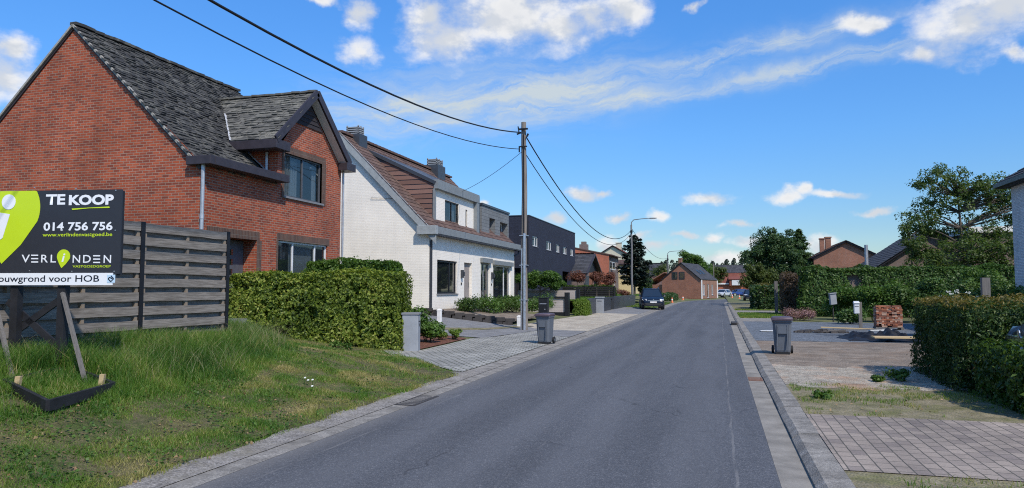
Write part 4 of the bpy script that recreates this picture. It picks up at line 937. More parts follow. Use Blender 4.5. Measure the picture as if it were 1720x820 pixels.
# ================================================================== HOUSES FURTHER ALONG
def simple_gable(name, label, x0, x1, y0, y1, z0, ez, rz, wallm, tile, ridge='x', roofname='roof', over=.25, holes_y=(), holes_x=(), front='X', fr='white_pvc', tw=.3, th=.35, chim=None, xface=1):
    """house with a gable roof; ridge 'x' runs along x (gables face the road), ridge 'y' along y (gables face the camera)"""
    o = thing(name, label, 'house', (x1 if xface > 0 else x0, y0, z0)); mb = MB(); xm, ym = (x0 + x1) / 2, (y0 + y1) / 2
    fy = FY(y0); Fx = FX(x1) if xface > 0 else FXR(x0)
    mb.wall(fy, x0, x1, z0, ez, [h for h in holes_y if h[3] <= ez], .12); mb.wall(Fx, y0, y1, z0, ez, [h for h in holes_x if h[3] <= ez], .12)
    xb = x0 if xface > 0 else x1
    mb.quad((xb, y0, z0), (xb, y1, z0), (xb, y1, ez), (xb, y0, ez)); mb.quad((x1, y1, z0), (x0, y1, z0), (x0, y1, ez), (x1, y1, ez))
    if ridge == 'y':
        for y, f in ((y0, 1), (y1, -1)): mb.quad(*([(x0, y, ez), (x1, y, ez), (xm, y, rz)][::f]))
    else:
        for x, f in ((x1, 1), (x0, -1)): mb.quad(*([(x, y0, ez), (x, y1, ez), (x, ym, rz)][::f]))
    mb.build('wall', M[wallm], o)
    r = MB(); s = MB()
    if ridge == 'y':
        k = (rz - ez) / (xm - x0)
        for sg in (1, -1):
            ex = xm + sg * (xm - x0 + over); e = Vector((ex, y0 - over, rz + .1 - k * (xm - x0 + over))); U = Vector((0, 1, 0)); T = Vector((xm, y0 - over, rz + .1)); ln = y1 - y0 + 2 * over
            r.slab([e, e + U * ln, T + U * ln, T], .14, up=(sg * k, 0, 1)); sl = (T - e).length
            shingles(s, e, U, T - e, [(0, 0), (ln, 0), (ln, sl), (0, sl)], tw, th, .015, .003, .006, .03, 0.0)
    else:
        k = (rz - ez) / (ym - y0)
        for sg in (1, -1):
            e = Vector((x0 - over, ym + sg * (ym - y0 + over), rz + .1 - k * (ym - y0 + over))); U = Vector((1, 0, 0)); T = Vector((x0 - over, ym, rz + .1)); ln = x1 - x0 + 2 * over
            r.slab([e, e + U * ln, T + U * ln, T], .14, up=(0, sg * k, 1)); sl = (T - e).length
            shingles(s, e, U, T - e, [(0, 0), (ln, 0), (ln, sl), (0, sl)], tw, th, .015, .003, .006, .03, 0.0)
    roof = r.build('roof', M['dark_fascia'], o); s.build('tiles', M[tile], roof)
    for h in holes_y: window(o, fy, *h, fr, d=-.08, fw=.09, mull=((h[0] + h[1]) / 2,) if h[1] - h[0] > 1.2 else (), glass='glass_dark', room=False, sill=.05)
    for h in holes_x: window(o, Fx, *h, fr, d=-.08, fw=.09, mull=((h[0] + h[1]) / 2,) if h[1] - h[0] > 1.2 else (), glass='glass_dark', room=False, sill=.05)
    if chim:
        for (cx, cy, w, zt) in chim:
            MB().box(cx - w, cx + w, cy - w, cy + w, rz - 1.2, zt).box(cx - w - .06, cx + w + .06, cy - w - .06, cy + w + .06, zt + .001, zt + .12).build('chimney', M[wallm], roof)
    return o, roof
def red_house():
    # low-pitched house with a red side wall; the front is brown brick
    X0, Y0, Y1 = -13.0, 88.0, 96.5; F = FX(X0); fy = FY(Y0); k = (6.96 - 6.12) / 4.24
    o = thing('red_house', 'house with bright red side wall, low sloping roof and white shutters in front', 'house', (X0, Y0, 1.2))
    xr = -19.0; zr = 6.1 + k * (X0 - xr)
    mb = MB(); mb.quad(fy(-25, .9), fy(X0, .9), fy(X0, 6.05), fy(xr, zr), fy(-25, 6.05)); mb.build('side_wall', M['orange_brick'], o)
    h = [(88.9, 93.9, 4.3, 5.35), (91, 93, 1.6, 3.0)]
    m2 = MB().wall(F, Y0, Y1, .9, 6.05, h, .12); m2.quad((-25, Y1, .9), (X0, Y1, .9), (X0, Y1, 6.05), (xr, Y1, zr), (-25, Y1, 6.05)); m2.build('front_wall', M['taupe_brick'], o)
    window(o, F, *h[0], 'white_pvc', d=-.05, fw=.12, mull=(91.2,), glass='glass', room=False, blind=[(89, 93.8, 4.8, 5.3, 0)]); window(o, F, *h[1], 'white_pvc', d=-.05, fw=.1, glass='glass_dark', room=False)
    r = MB().slab([(X0 + .4, Y0 - .1, 6.1), (X0 + .4, Y1 + .3, 6.1), (xr, Y1 + .3, zr + .15), (xr, Y0 - .1, zr + .15)], .12).slab([(xr, Y0 - .1, zr + .15), (xr, Y1 + .3, zr + .15), (-25.4, Y1 + .3, 6.1), (-25.4, Y0 - .1, 6.1)], .12)
    roof = r.build('roof', M['brown_tile'], o)
    MB().box(-16.9, -15.9, Y0 + 1, Y0 + 2, 6.5, 7.5).box(-16.7, -16.1, Y0 + 1.2, Y0 + 1.8, 7.5, 7.85).build('chimney', M['taupe_brick'], roof)
    # tiled porch with a gable to the road
red_house()
simple_gable('garage', 'small garage with dark tiled gable roof in front of the red side wall', -17.5, -11.45, 62.1, 70.0, 1.0, 3.3, 5.0, 'taupe_brick', 'dark_tile', 'x', over=.45, tw=.35, th=.35)
def garage_front():
    o = [q for q in COL.objects if q.name == 'garage'][0]
    MB().quad((-11.43, 62.1, 3.3), (-11.43, 70.0, 3.3), (-11.43, 66.05, 5.0)).build('gable_cladding', M['black_wood'], o)
    MB().fbox(FX(-11.45), 63.0, 69.2, 1.0, 3.0, .003, .03).build('garage_door', M['anthracite'], o)
    MB().box(-10.9, -10.55, 61.9, 62.3, 1.0, 3.25).build('pillar', M['tan_brick'], o)
garage_front()
simple_gable('yellow_house', 'pale yellow house half hidden by the dark pine tree', -21, -11.6, 100, 109, 1.2, 5.3, 6.0, 'yellow_wall', 'brown_tile', 'x', holes_y=[(-13.3, -12.2, 3.9, 5.0)], chim=None)
simple_gable('cream_house', 'cream gabled house whose top shows above the red roof line', -20.2, -13.4, 118, 126, 1.2, 6.9, 9.0, 'cream_wall', 'red_tile', 'y', chim=[(-16.2, 121, .45, 9.6)])
def far_house():
    o, roof = simple_gable('far_brick_house', 'low brick house with skylights in its dark roof at the bend of the road', -9.0, -2.7, 116, 126, .35, 3.36, 6.0, 'tan_brick', 'dark_tile', 'y',
        holes_y=[(-7.45, -6.5, 3.35 - 1.2 + .0, 3.3), (-6.1, -5.2, 2.15, 3.3)][:0], holes_x=[(117.0, 118.2, .9, 2.6), (119.6, 120.7, .5, 2.7), (122.2, 123.4, .9, 2.6)], over=.1, chim=[(-6.1, 116.5, .24, 6.7)])
    fy = FY(115.995)
    for a in (-6.9, -5.75):
        w = MB().fbox(fy, a - .45, a + .45, 3.45, 4.6, .003, .06).build('window', M['dark_plastic'], o); MB().fbox(fy, a - .3, a + .3, 3.6, 4.45, .06, .07).build('pane', M['glass'], w)
    k = (6.0 - 3.36) / 3.15
    for y in (119.0, 121.0):
        x0, x1 = -4.4, -3.6; z = lambda x: 6.1 - k * (x + 5.85) + .12
        MB().slab([(x0, y, z(x0)), (x1, y, z(x1)), (x1, y + 1.0, z(x1)), (x0, y + 1.0, z(x0))], .08, up=(k, 0, 1)).build('skylight', M['glass'], roof)
    MB().box(-2.695, -2.6, 115.95, 116.3, .35, 3.3).box(-2.695, -2.6, 125.6, 125.95, .35, 3.3).build('corner_trim', M['white_paint'], o)
    a = MB().box(-12.2, -9.003, 117, 122, .5, 2.6); a.slab([(-12.3, 116.8, 2.7), (-9.0, 116.8, 4.6), (-9.0, 122, 4.6), (-12.3, 122, 2.7)], .15); a.build('lean_to', M['tan_brick'], o); o.rotation_euler.z = R(-14)
far_house()
simple_gable('bungalow', 'low bungalow with brown roof far off behind the parked car', -16.0, -8.6, 128, 136, .6, 2.6, 4.1, 'taupe_brick', 'brown_tile', 'x')
def red_roof_house():
    o, roof = simple_gable('red_roof_house', 'brick house with an orange tiled roof and white window at the end of the road', -.3, 6.0, 165, 172, .3, 3.1, 5.4, 'orange_brick', 'red_tile', 'x', holes_y=[(2.8, 4.4, .6, 1.7)])
    fy = FY(164.9)
    d = MB().box(2.2, 4.9, 163.9, 167, 2.6, 4.1).slab([(2.0, 163.7, 4.1), (5.1, 163.7, 4.1), (5.1, 168, 4.9), (2.0, 168, 4.9)], .12).build('dormer', M['red_tile'], o)
    w = MB().fbox(FY(163.89), 2.7, 4.4, 2.75, 3.9, 0, .08).build('window', M['white_pvc'], o)
    MB().fbox(FY(164.7), -.3, 2.1, 2.95, 3.25, 0, .1).fbox(FY(164.7), 5.0, 6.2, 2.95, 3.25, 0, .1).build('gutter', M['white_paint'], o)
    MB().box(6.05, 9.5, 166, 172, .3, 2.6).build('side_wing', M['tan_brick'], o)
red_roof_house()
simple_gable('row_house', 'long dark roofed row of houses closing the view behind the orange roof', -6.5, 9.0, 190, 200, .3, 4.3, 8.1, 'taupe_brick', 'dark_tile', 'x', holes_y=[(-5.2, -4, 2.2, 3.6), (1.0, 2.2, 2.4, 3.6)])
simple_gable('dark_roof_house', 'dark pitched roof far behind the lamp post, left of the bend', -26, -11.5, 150, 158, .6, 4.6, 7.2, 'white_brick', 'dark_tile', 'x')
# right side, behind the ivy wall
simple_gable('brown_gable_house', 'brown brick gabled house with chimneys rising above the ivy wall', 8.9, 14.7, 75, 84, .3, 4.9, 6.4, 'tan_brick', 'brown_tile', 'y', chim=[(10.2, 79, .22, 6.9), (10.9, 80, .26, 7.1)], xface=-1)
def slate_house():
    o, roof = simple_gable('slate_roof_house', 'house with a long dark tiled roof and metal flue just above the ivy wall', 11.0, 19.0, 58, 68, .3, 3.3, 6.0, 'taupe_brick', 'dark_tile', 'y', xface=-1, over=.4)
    MB().tube([(10.9, 60.2, 3.6), (10.9, 60.2, 5.2)], .13, 8).build('flue', M['zinc'], roof)
    MB().box(16.5, 29, 55, 60, .3, 5.6).build('rear_wing', M['taupe_brick'], o)
    MB().box(16.3, 29.2, 54.8, 60.2, 5.6, 6.0).build('white_fascia', M['white_paint'], o)
slate_house()
def grey_house():
    X0, YN = 11.35, 21.5; o = thing('grey_brick_house', 'tall pale grey brick house with black tiled eaves at the right edge', 'house', (X0, YN, .2))
    mb = MB().wall(FXR(X0), YN, 33, .1, 6.0, [(24, 25.4, 1.0, 2.4)], .12); mb.quad((X0, YN, .1), (19, YN, .1), (19, YN, 6), (X0, YN, 6)); mb.quad((19, YN, .1), (19, 33, .1), (19, 33, 6), (19, YN, 6)); mb.quad((X0, 33, .1), (19, 33, .1), (19, 33, 6), (X0, 33, 6)); mb.build('wall', M['grey_brick'], o)
    window(o, FXR(X0), 24, 25.4, 1.0, 2.4, 'black_metal', d=-.08, glass='glass_dark', room=False)
    r = MB(); x0, x1, y0, y1 = X0 - .4, 19.4, YN - .4, 33.4; A = [(x0, y0), (x1, y0), (x1, y1), (x0, y1)]; ym = (y0 + y1) / 2; rg = ((15.2, y0 + 3.9, 9.0), (15.2, y1 - 3.9, 9.0))
    r.slab([(*A[0], 6.02), (*A[1], 6.02), rg[0]], .12); r.slab([(*A[1], 6.02), (*A[2], 6.02), rg[1], rg[0]], .12); r.slab([(*A[2], 6.02), (*A[3], 6.02), rg[1]], .12); r.slab([(*A[3], 6.02), (*A[0], 6.02), rg[0], rg[1]], .12)
    r.box(x0 + .02, x1, y0, y1, 5.86, 5.89); roof = r.build('roof', M['dark_tile'], o)
    s = MB(); Vv = Vector((15.2 - x0, 0, 2.98)); L = y1 - y0; shingles(s, Vector((x0, y1, 6.05)), Vector((0, -1, 0)), Vv, [(0, 0), (L, 0), (L - 3.9, Vv.length), (3.9, Vv.length)], .3, .33, .015, .004, .01, .05)
    s.build('tiles', M['dark_tile'], roof); MB().box(x0 - .1, x0 + .01, y0, y1, 5.88, 6.04).build('gutter', M['black_metal'], o)
grey_house()

# ================================================================== WOODEN FENCE
def fence():
    X = -9.75; o = thing('wooden_fence', 'tall weathered grey plank fence with black posts behind the for sale board', 'fence', (X, 8, .7)); k = X / -9.0
    ys = [7.29 - 2.15, 7.29, 9.44, 11.54]; ys = [y * k for y in ys]
    zt, zb = HEYE + 1.06 * k, HEYE - .86 * k
    for i in range(4):
        MB().box(X - .05, X + .05, ys[i] - .045, ys[i] + .045, zb - .5, zt + .05).build('post', M['black_metal'], o)
        if i == 3: break
        a, b = ys[i] + .05, ys[i + 1] - .05; mb = MB(); bt = MB(); n = 17; h = (zt - zb) / n
        for j in range(n):
            z0 = zb + j * h; fr = j % 2 == 0; dx = .03 if fr else -.055; sag = [random.uniform(-.006, .006) for _ in range(7)]; hh = h * (1.24 if fr else 1.12)
            for q in range(6):
                y0, y1 = a + (b - a) * q / 6, a + (b - a) * (q + 1) / 6; c = dx + random.uniform(-.002, .002); s0, s1 = sag[q], sag[q + 1]; w = .009
                P = [(X + c - w, y0, z0 + s0), (X + c + w, y0, z0 + s0), (X + c + w, y1, z0 + s1), (X + c - w, y1, z0 + s1)]; P += [(p[0], p[1], p[2] + hh) for p in P]
                mb.add(P, [(0, 1, 5, 4), (1, 2, 6, 5), (3, 0, 4, 7), (4, 5, 6, 7), (3, 2, 1, 0)] + ([(2, 3, 7, 6)] if q == 5 else []))
        for y in (a + .03, (a + b) / 2, b - .03): bt.box(X - .045, X + .02, y - .03, y + .03, zb, zt)
        p = mb.build('panel', M['grey_board'], o); bt.build('batten', M['tan_batten'], p)
fence()

# ================================================================== FOR SALE BOARD
def sale_board():
    Pr = Vector((-7.8, 7.78, 0)); Pr.y = atX(203, 390, -7.8)[1]; ang = R(80); ux = Vector((math.sin(ang), math.cos(ang), 0)); nrm = Vector((math.cos(ang), -math.sin(ang), 0))
    o = thing('sale_sign', 'black and lime for sale board on black posts in the tall grass', 'sign', (Pr.x, Pr.y, .55))
    def bp(u, v, d=0.0):      # a point of the board's own plane
        r = ray(u, v); r = Vector(r); s = (Pr - Vector(EYE)).dot(nrm) / r.dot(nrm); p = Vector(EYE) + r * s
        return ((p - Pr).dot(ux), p.z)
    def W3(s, z, d=0.0): return Vector((Pr.x, Pr.y, 0)) + ux * s + Vector((0, 0, z)) + nrm * d
    zt = bp(203, 318)[1]; zb = bp(197, 460)[1]; sl = bp(-62, 400)[0]
    def pl(mb, s0, s1, z0, z1, d0, d1):
        P = [W3(a, b, d) for d in (d0, d1) for (a, b) in ((s0, z0), (s1, z0), (s1, z1), (s0, z1))]
        return mb.add(P, [(3, 2, 1, 0), (4, 5, 6, 7), (0, 1, 5, 4), (1, 2, 6, 5), (2, 3, 7, 6), (3, 0, 4, 7)])
    board = pl(MB(), sl, 0, zb, zt, -.02, 0).build('board', M['sign_black'], o)
    pl(MB(), -.055, -.0, zb - .02, zt - .02, -.06, -.021).build('frame', M['black_wood'], o)
    s0 = bp(190, 470)[0]; z0 = bp(190, 479)[1]; z1 = zb + .012
    strip = pl(MB(), sl, s0, z0, z1, .002, .012).build('strip', M['sign_white'], o)
    q0, q1 = bp(181, 470)[0], bp(194.5, 470)[0]
    st = pl(MB(), q0, q1, bp(188, 475)[1], bp(188, 461.5)[1], .013, .017).build('sticker', M['sign_blue'], strip)
    cq = ((q0 + q1) / 2, (bp(188, 475)[1] + bp(188, 461.5)[1]) / 2); hq = (q1 - q0) * .34
    def poly(pts, d, mat, name, parent, th=.004):
        n = len(pts); P = [W3(a, b, d) for a, b in pts] + [W3(a, b, d + th) for a, b in pts]
        mb = MB().add(P, [tuple(range(n, 2 * n))] + [(i, (i + 1) % n, n + (i + 1) % n, n + i) for i in range(n)]); return mb.build(name, M[mat], parent)
    # sticker mark: open diamond
    e = MB()
    for (a, b) in (((0, 1), (1, 0)), ((1, 0), (0, -1)), ((0, -1), (-1, 0)), ((-.5, .5), (.5, .0)), ((-1, 0), (-.5, .5))):
        e.beam(W3(cq[0] + a[0] * hq, cq[1] + a[1] * hq, .019), W3(cq[0] + b[0] * hq, cq[1] + b[1] * hq, .019), .005, .012, up=tuple(nrm.cross(W3(b[0], b[1]) - W3(a[0], a[1]))))
    e.build('mark', M['sign_ink'], st)
    # lime drop: round head with a point below
    def drop(cx, cz, r, tip, lean=0.0, n=40):
        pts = []
        for i in range(n + 1):
            t = math.pi * (-0.12 + 1.24 * i / n); pts.append((cx + r * math.cos(t), cz + r * math.sin(t)))
        bx, bz = cx + lean, cz - tip
        L = pts[-1]; pts.append(((L[0] * .45 + bx * .55) - .05 * r, L[1] * .45 + bz * .55)); pts.append((bx, bz)); F0 = pts[0]; pts.append(((F0[0] * .45 + bx * .55) + .10 * r, F0[1] * .45 + bz * .55)); return pts
    cR = bp(67.5, 355)[0]; cz = bp(67, 350)[1]; rr = (cR - bp(-42, 350)[0]) / 2; cx = cR - rr
    pts = drop(cx, cz, rr, rr * 1.55, -.1 * rr)
    pts = [(max(sl + .002, a), min(zt - .002, max(zb + .004, b))) for a, b in pts]; big = poly(pts, .001, 'sign_lime', 'emblem', board)
    ic = bp(15.5, 339.5); ri = bp(27, 339.5)[0] - ic[0]
    poly([(ic[0] + ri * math.cos(t), ic[1] + ri * 1.02 * math.sin(t)) for t in np.linspace(0, 6.283, 28, endpoint=False)], .006, 'sign_white', 'dot', big)
    poly([bp(-2, 357), bp(17.5, 360), bp(5, 400), bp(-2, 405), bp(-14, 404)], .006, 'sign_white', 'stem', big)
    def text(body, u0, v0, u1, v1, mat, bold=0.0, d=.002, parent=board, name='lettering', shear=0.0):
        c = bpy.data.curves.new('lettering', 'FONT'); c.body = body; c.size = 1.0; c.offset = bold; c.resolution_u = 3; c.shear = shear
        t = bpy.data.objects.new('tmp_text', c); COL.objects.link(t); bpy.context.view_layer.update()
        me = bpy.data.meshes.new_from_object(t.evaluated_get(bpy.context.evaluated_depsgraph_get())); bpy.data.objects.remove(t)
        xs = [v.co.x for v in me.vertices]; ys = [v.co.y for v in me.vertices]; a, b = min(xs), max(xs); e0, e1 = min(ys), max(ys)
        L, Rr = bp(u0, v1)[0], bp(u1, v1)[0]; B, T = bp((u0 + u1) / 2, v1)[1], bp((u0 + u1) / 2, v0)[1]
        for v in me.vertices: p = W3(L + (v.co.x - a) / (b - a) * (Rr - L), B + (v.co.y - e0) / (e1 - e0) * (T - B), d); v.co = p
        me.name = name; o2 = finish(name, me, M[mat], parent); return o2
    text('TE', 77, 326.5, 109.5, 344, 'sign_white', .035); text('KOOP', 115.5, 327, 191, 344.5, 'sign_white', .045)
    poly([bp(121, 350.5), bp(184, 347), bp(184.5, 349.5), bp(150, 350), bp(122, 353)], .003, 'sign_lime', 'underline', board)
    text('014 756 756', 73, 373, 189, 387.5, 'sign_white', .025)
    text('www.verlindenvastgoed.be', 71.5, 391, 188.5, 399, 'sign_lime', .012)
    def ebar(u, w, v0, v1):
        for f in (0, .5, 1): v = v0 + (v1 - v0) * f; poly([bp(u, v - 1.05), bp(u + w, v - 1.05), bp(u + w, v + 1.05), bp(u, v + 1.05)][::-1], .003, 'sign_white', 'lettering', board)
    text('V', 36, 428, 50, 441, 'sign_white', .006); ebar(53, 11.5, 429, 440.2); text('R', 69, 428, 80.5, 441, 'sign_white', .006); text('L', 85, 428, 94, 441, 'sign_white', .006)
    text('N', 122, 428.5, 134.5, 441.5, 'sign_white', .006); text('D', 139.5, 428.5, 152.5, 441.5, 'sign_white', .006); ebar(157, 11.5, 429.8, 441); text('N', 174, 428.5, 186.5, 441.8, 'sign_white', .006)
    c2 = bp(107.2, 431); r2 = bp(118.2, 431)[0] - c2[0]; sm = poly(drop(c2[0], c2[1], r2, r2 * 1.65, -.25 * r2), .003, 'sign_lime', 'emblem', board)
    text('i', 104, 426, 110, 440, 'sign_white', .02, .009, sm, shear=.2)
    text('VASTGOEDGROEP', 122, 445.5, 186, 449.5, 'sign_lime', .01)
    text('Bouwgrond voor HOB', -12, 462.5, 167.5, 477, 'sign_ink', .012, .0135, strip)
    sc = MB()
    for (u, v) in ((58, 315), (128, 317), (195, 320), (194, 387), (50, 455), (121, 456), (192, 456)): s, z = bp(u, v); pl(sc, s - .007, s + .007, z - .007, z + .007, 0, .006)
    sc.build('screws', M['galvanised'], board)
    # legs, cross braces, leaning struts, ballast frame
    for u in (22, 101):
        s = bp(u, 480)[0]; pl(MB(), s - .055, s + .055, .2, zt - .1, -.12, -.022).build('post', M['black_wood'], o)
    z_a, z_b = bp(100, 488)[1], bp(100, 610)[1]; sa, sb = bp(22, 500)[0], bp(101, 500)[0]
    for (p, q) in (((sb, z_a - .05), (sa, z_b + .45)), ((sa - .2, z_a - .15), (sb, z_b + .12))):
        MB().beam(W3(*p, -.14), W3(*q, -.14), .03, .09, up=tuple(nrm.cross(W3(*q) - W3(*p)))).build('brace', M['black_wood'], o)
    # frame corners on the ground
    N, Rr = Vector((-7.0, 6.12, 0)), Vector((-7.33, 7.32, 0)); Lf = Vector((-8.25, 6.62, 0)); Bk = Rr + Lf - N
    zf = lambda p: .50 + .10 * (-(p.x) - 7.0)
    for p, q in ((N, Rr), (N, Lf), (Lf, Bk), (Rr, Bk)):
        MB().beam((p.x, p.y, zf(p)), (q.x, q.y, zf(q)), .045, .12).build('base_rail', M['black_wood'], o)
    for (ut, vt, ft, dt) in ((108, 492, Vector((-7.78, 7.36, .47)), .02), (-6, 505, Vector((-8.35, 6.85, .5)), .02)):
        s, z = bp(ut, vt); MB().beam(W3(s, z, .03), ft, .035, .05, up=tuple(nrm)).build('strut', M['strut_wood'], o)
    for (p, h) in ((Vector((-7.50, 7.30, .50)), .24), (Vector((-8.0, 6.58, .52)), .26)):
        MB().obox((p.x, p.y, p.z + h / 2 - .05), (.028, .008, 0), (-.006, .022, 0), (.02, 0, h / 2)).build('wedge', M['fresh_wood'], o)
sale_board()

# ================================================================== POLES AND CABLES
def util_pole(x, y, ztop, label, conduit=True, lamp=False, r=.13, arm=2.0, name='utility_pole'):
    z = ground(x, y); o = thing(name, label, 'pole', (x, y, z)); mb = MB()
    n = 9; mb.tube([(x + .02 * math.sin(i * 1.3), y, z - .3 + (ztop - z + .3) * i / n) for i in range(n + 1)], [r * (1.08 - .3 * i / n) for i in range(n + 1)], 12)
    mb.build('shaft', M['pole_wood'] if not lamp else M['lamp_grey'], o, smooth=True)
    if conduit:
        c = MB().tube([(x + .05, y - .15, z - .1), (x + .05, y - .145, z + 3.9)], .055, 8).tube([(x - .1, y - .13, z - .1), (x - .06, y - .13, z + 3.3)], .03, 6); c.build('conduit', M['galvanised'], o, smooth=True)
        MB().tube([(x + .03, y - .14, z + 3.9), (x + .02, y - .13, ztop - .5)], .022, 6).build('riser_cable', M['cable'], o)
        for zz in (z + 1.2, z + 2.6, z + 3.8): MB().box(x - .16, x + .16, y - .17, y + .12, zz, zz + .03).build('strap', M['galvanised'], o)
        b = MB().tube([(x - .3, y - .02, ztop - .48), (x - .12, y - .02, ztop - .42)], .035, 6).box(x - .2, x + .2, y - .2, y - .12, ztop - .34, ztop - .28).box(x - .16, x + .16, y - .15, y - .11, ztop - 1.05, ztop - 1.0)
        b.tube([(x - .16, y - .16, ztop - .5), (x - .2, y - .2, ztop - .2)], .025, 6).tube([(x + .15, y - .1, ztop - .62), (x + .2, y - .1, ztop - .5)], .04, 6)
        b.tube([(x - .17, y - .12, ztop - 1.25), (x - .17, y - .12, ztop - 1.0)], .03, 6); b.build('bracket', M['black_metal'], o)
    if lamp:
        a = MB().tube([(x, y, ztop - .3), (x, y - .02, ztop + .25), (x + .25, y - .05, ztop + .5), (x + arm * .55, y - .1, ztop + .58), (x + arm, y - .15, ztop + .62)], [.05, .05, .045, .04, .035], 8)
        a.build('lamp_arm', M['lamp_grey'], o, smooth=True)
        hd = MB().loft([[(x + arm + d, y - .15 + w * c, ztop + .62 + hh * s_) for c, s_ in ((1, -.3), (.7, .6), (-.7, .6), (-1, -.3), (-.6, -1), (.6, -1))] for d, w, hh in ((-.1, .05, .04), (.15, .12, .07), (.55, .12, .06), (.75, .05, .03))])
        hd.build('lamp_head', M['lamp_grey'], o, smooth=True)
        MB().box(x + arm + .1, x + arm + .6, y - .24, y - .06, ztop + .535, ztop + .555).build('lens', M['headlight'], o)
        MB().box(x - .12, x + .12, y - .16, y - .1, ztop - .9, ztop - .6).tube([(x - .2, y, ztop - .7), (x + .2, y, ztop - .7)], .02, 6).build('bracket', M['black_metal'], o)
    return o
PX, PY, PZ = -7.56, 27.9, 8.6
util_pole(PX, PY, PZ, 'tall bare wooden utility pole with a galvanised conduit at its foot')
LX, LY, LZ = -8.7, 75.0, 8.55
util_pole(LX, LY, LZ, 'grey street lamp pole with curved arm in front of the dark pine', False, True, .11, 1.9, 'street_lamp')
util_pole(-7.9, 118, 7.4, 'more distant dark street lamp pole beside the low brick house', False, True, .12, 1.8, 'street_lamp')
util_pole(-.9, 133, 6.4, 'farthest thin dark pole right of the low brick house', False, False, .09, 0, 'utility_pole')
def cable(label, p, q, sag, r, name='overhead_cable', wob=0.0):
    p, q = Vector(p), Vector(q); n = 28; P = []
    for i in range(n + 1):
        t = i / n; c = p.lerp(q, t); c.z -= sag * 4 * t * (1 - t); P.append(c - p)
    o = MB().tube(P, r, 6).build(name, M['cable'], None, world=False, smooth=True); o.location = p
    return tag(o, label, 'cable', 'overhead cables')
# spans towards a pole behind the camera: they pass through the measured points
cable('thick upper black cable running from the wooden pole up out of the frame top', (-7.6, 27.4, 8.08), (-7.6, -8.5, 8.0), 1.75, .025)
cable('thinner lower cable running from the wooden pole out of the frame at upper left', (-7.6, 27.4, 7.40), (-7.6, -8.5, 7.55), 1.65, .015)
cable('upper of two sagging cables between wooden pole and street lamp', (-7.55, 28.0, 8.1), (LX, LY, 8.0), 2.3, .026)
cable('lower thin sagging cable between wooden pole and street lamp', (-7.55, 28.0, 7.35), (LX, LY, 7.7), 2.35, .018)
cable('thin service cable dropping from the wooden pole to the white house dormer', (-7.65, 27.8, 7.35), (-14.8, 37.7, 7.0), .25, .011)
cable('cable going on from the street lamp towards the next lamp pole', (LX, LY, 8.2), (-7.9, 118, 6.9), 1.2, .02)

# ================================================================== BINS, LETTERBOX POSTS, BOLLARDS
def wheelie_bin(loc, rz, label):
    o = thing('wheelie_bin', label, 'bin', loc, 'wheelie bins at the roadside', rz)
    def ring(w, d, z, yo=0.0, c=.05): return [(-w + c, -d + yo, z), (w - c, -d + yo, z), (w, -d + c + yo, z), (w, d - c + yo, z), (w - c, d + yo, z), (-w + c, d + yo, z), (-w, d - c + yo, z), (-w, -d + c + yo, z)]
    b = MB().loft([ring(.185, .20, .05, .03), ring(.19, .215, .10, .03), ring(.225, .255, .80, 0), ring(.245, .275, .81, 0), ring(.245, .275, .86, 0)])
    b.build('body', M['bin_grey'], o, world=False, bevel=.008)
    f = MB()
    for x in (-.12, .12): f.box(x - .012, x + .012, -.262, -.235, .2, .74)
    f.box(-.1, .1, -.27, -.245, .52, .7); f.build('front_panel', M['bin_grey'], o, world=False)
    l = MB().loft([ring(.255, .285, .862), ring(.262, .292, .89), ring(.25, .27, .925), ring(.18, .19, .945)]); l.box(-.26, .26, -.31, -.28, .855, .885); lid = l.build('lid', M['bin_lid'], o, world=False, smooth=True)
    MB().tube([(-.21, .34, .86), (.21, .34, .86)], .018, 8).box(-.2, -.16, .26, .345, .84, .88).box(.16, .2, .26, .345, .84, .88).build('handle', M['bin_lid'], o, world=False)
    for s in (-1, 1):
        w = MB().tube([(s * .20, .20, .1), (s * .255, .20, .1)], .1, 16).build('wheel', M['rubber'], o, world=False, smooth=True)
        MB().tube([(s * .256, .20, .1), (s * .262, .20, .1)], .05, 10).build('hub', M['bin_grey'], w, world=False)
    MB().tube([(-.2, .2, .1), (.2, .2, .1)], .012, 6).build('axle', M['iron'], o, world=False)
    MB().box(-.17, .17, -.19, .1, .0, .05).build('foot', M['rubber'], o, world=False)
    return o
wheelie_bin((-5.25, 21.85, ground(-5.25, 21.85) + .025), R(-6), 'grey wheelie bin on the cobbled drive by the left kerb')
wheelie_bin((1.52, 19.5, ground(1.52, 19.5) + .012), R(-3), 'grey wheelie bin on the bare soil beside the right kerb')
def mail_post():
    x, y = -7.95, 17.75; z = ground(x, y); o = thing('mailbox_post', 'pale grey cement letterbox post with flat cap at the end of the beech hedge', 'mailbox', (x, y, z), rotz=R(14))
    b = MB(); b.box(-.215, .215, -.19, .19, -.15, .97); b.build('body', M['cement_post'], o, world=False, bevel=.02)
    MB().box(-.235, .235, -.21, .21, .972, 1.03).build('cap', M['blue_stone'], o, world=False, bevel=.01)
    MB().box(.217, .222, -.10, .10, .78, .81).box(.217, .222, -.05, -.02, .66, .74).box(.217, .222, -.0, .03, .66, .74).build('letter_slot', M['black_metal'], o, world=False)
mail_post()
def dark_pillar():
    x, y = -7.72, 31.9; z = ground(x, y); o = thing('mailbox_post', 'square black letterbox pillar standing in pale gravel behind the left bin', 'mailbox', (x, y, z))
    MB().box(-.21, .21, -.16, .16, -.1, 1.22).build('body', M['black_metal'], o, world=False, bevel=.008)
    MB().box(-.16, .16, -.166, -.162, .95, .99).box(.06, .12, -.166, -.162, .7, .74).build('letter_slot', M['galvanised'], o, world=False)
    MB().box(-.225, .225, -.175, .175, 1.222, 1.25).build('cap', M['black_metal'], o, world=False)
dark_pillar()
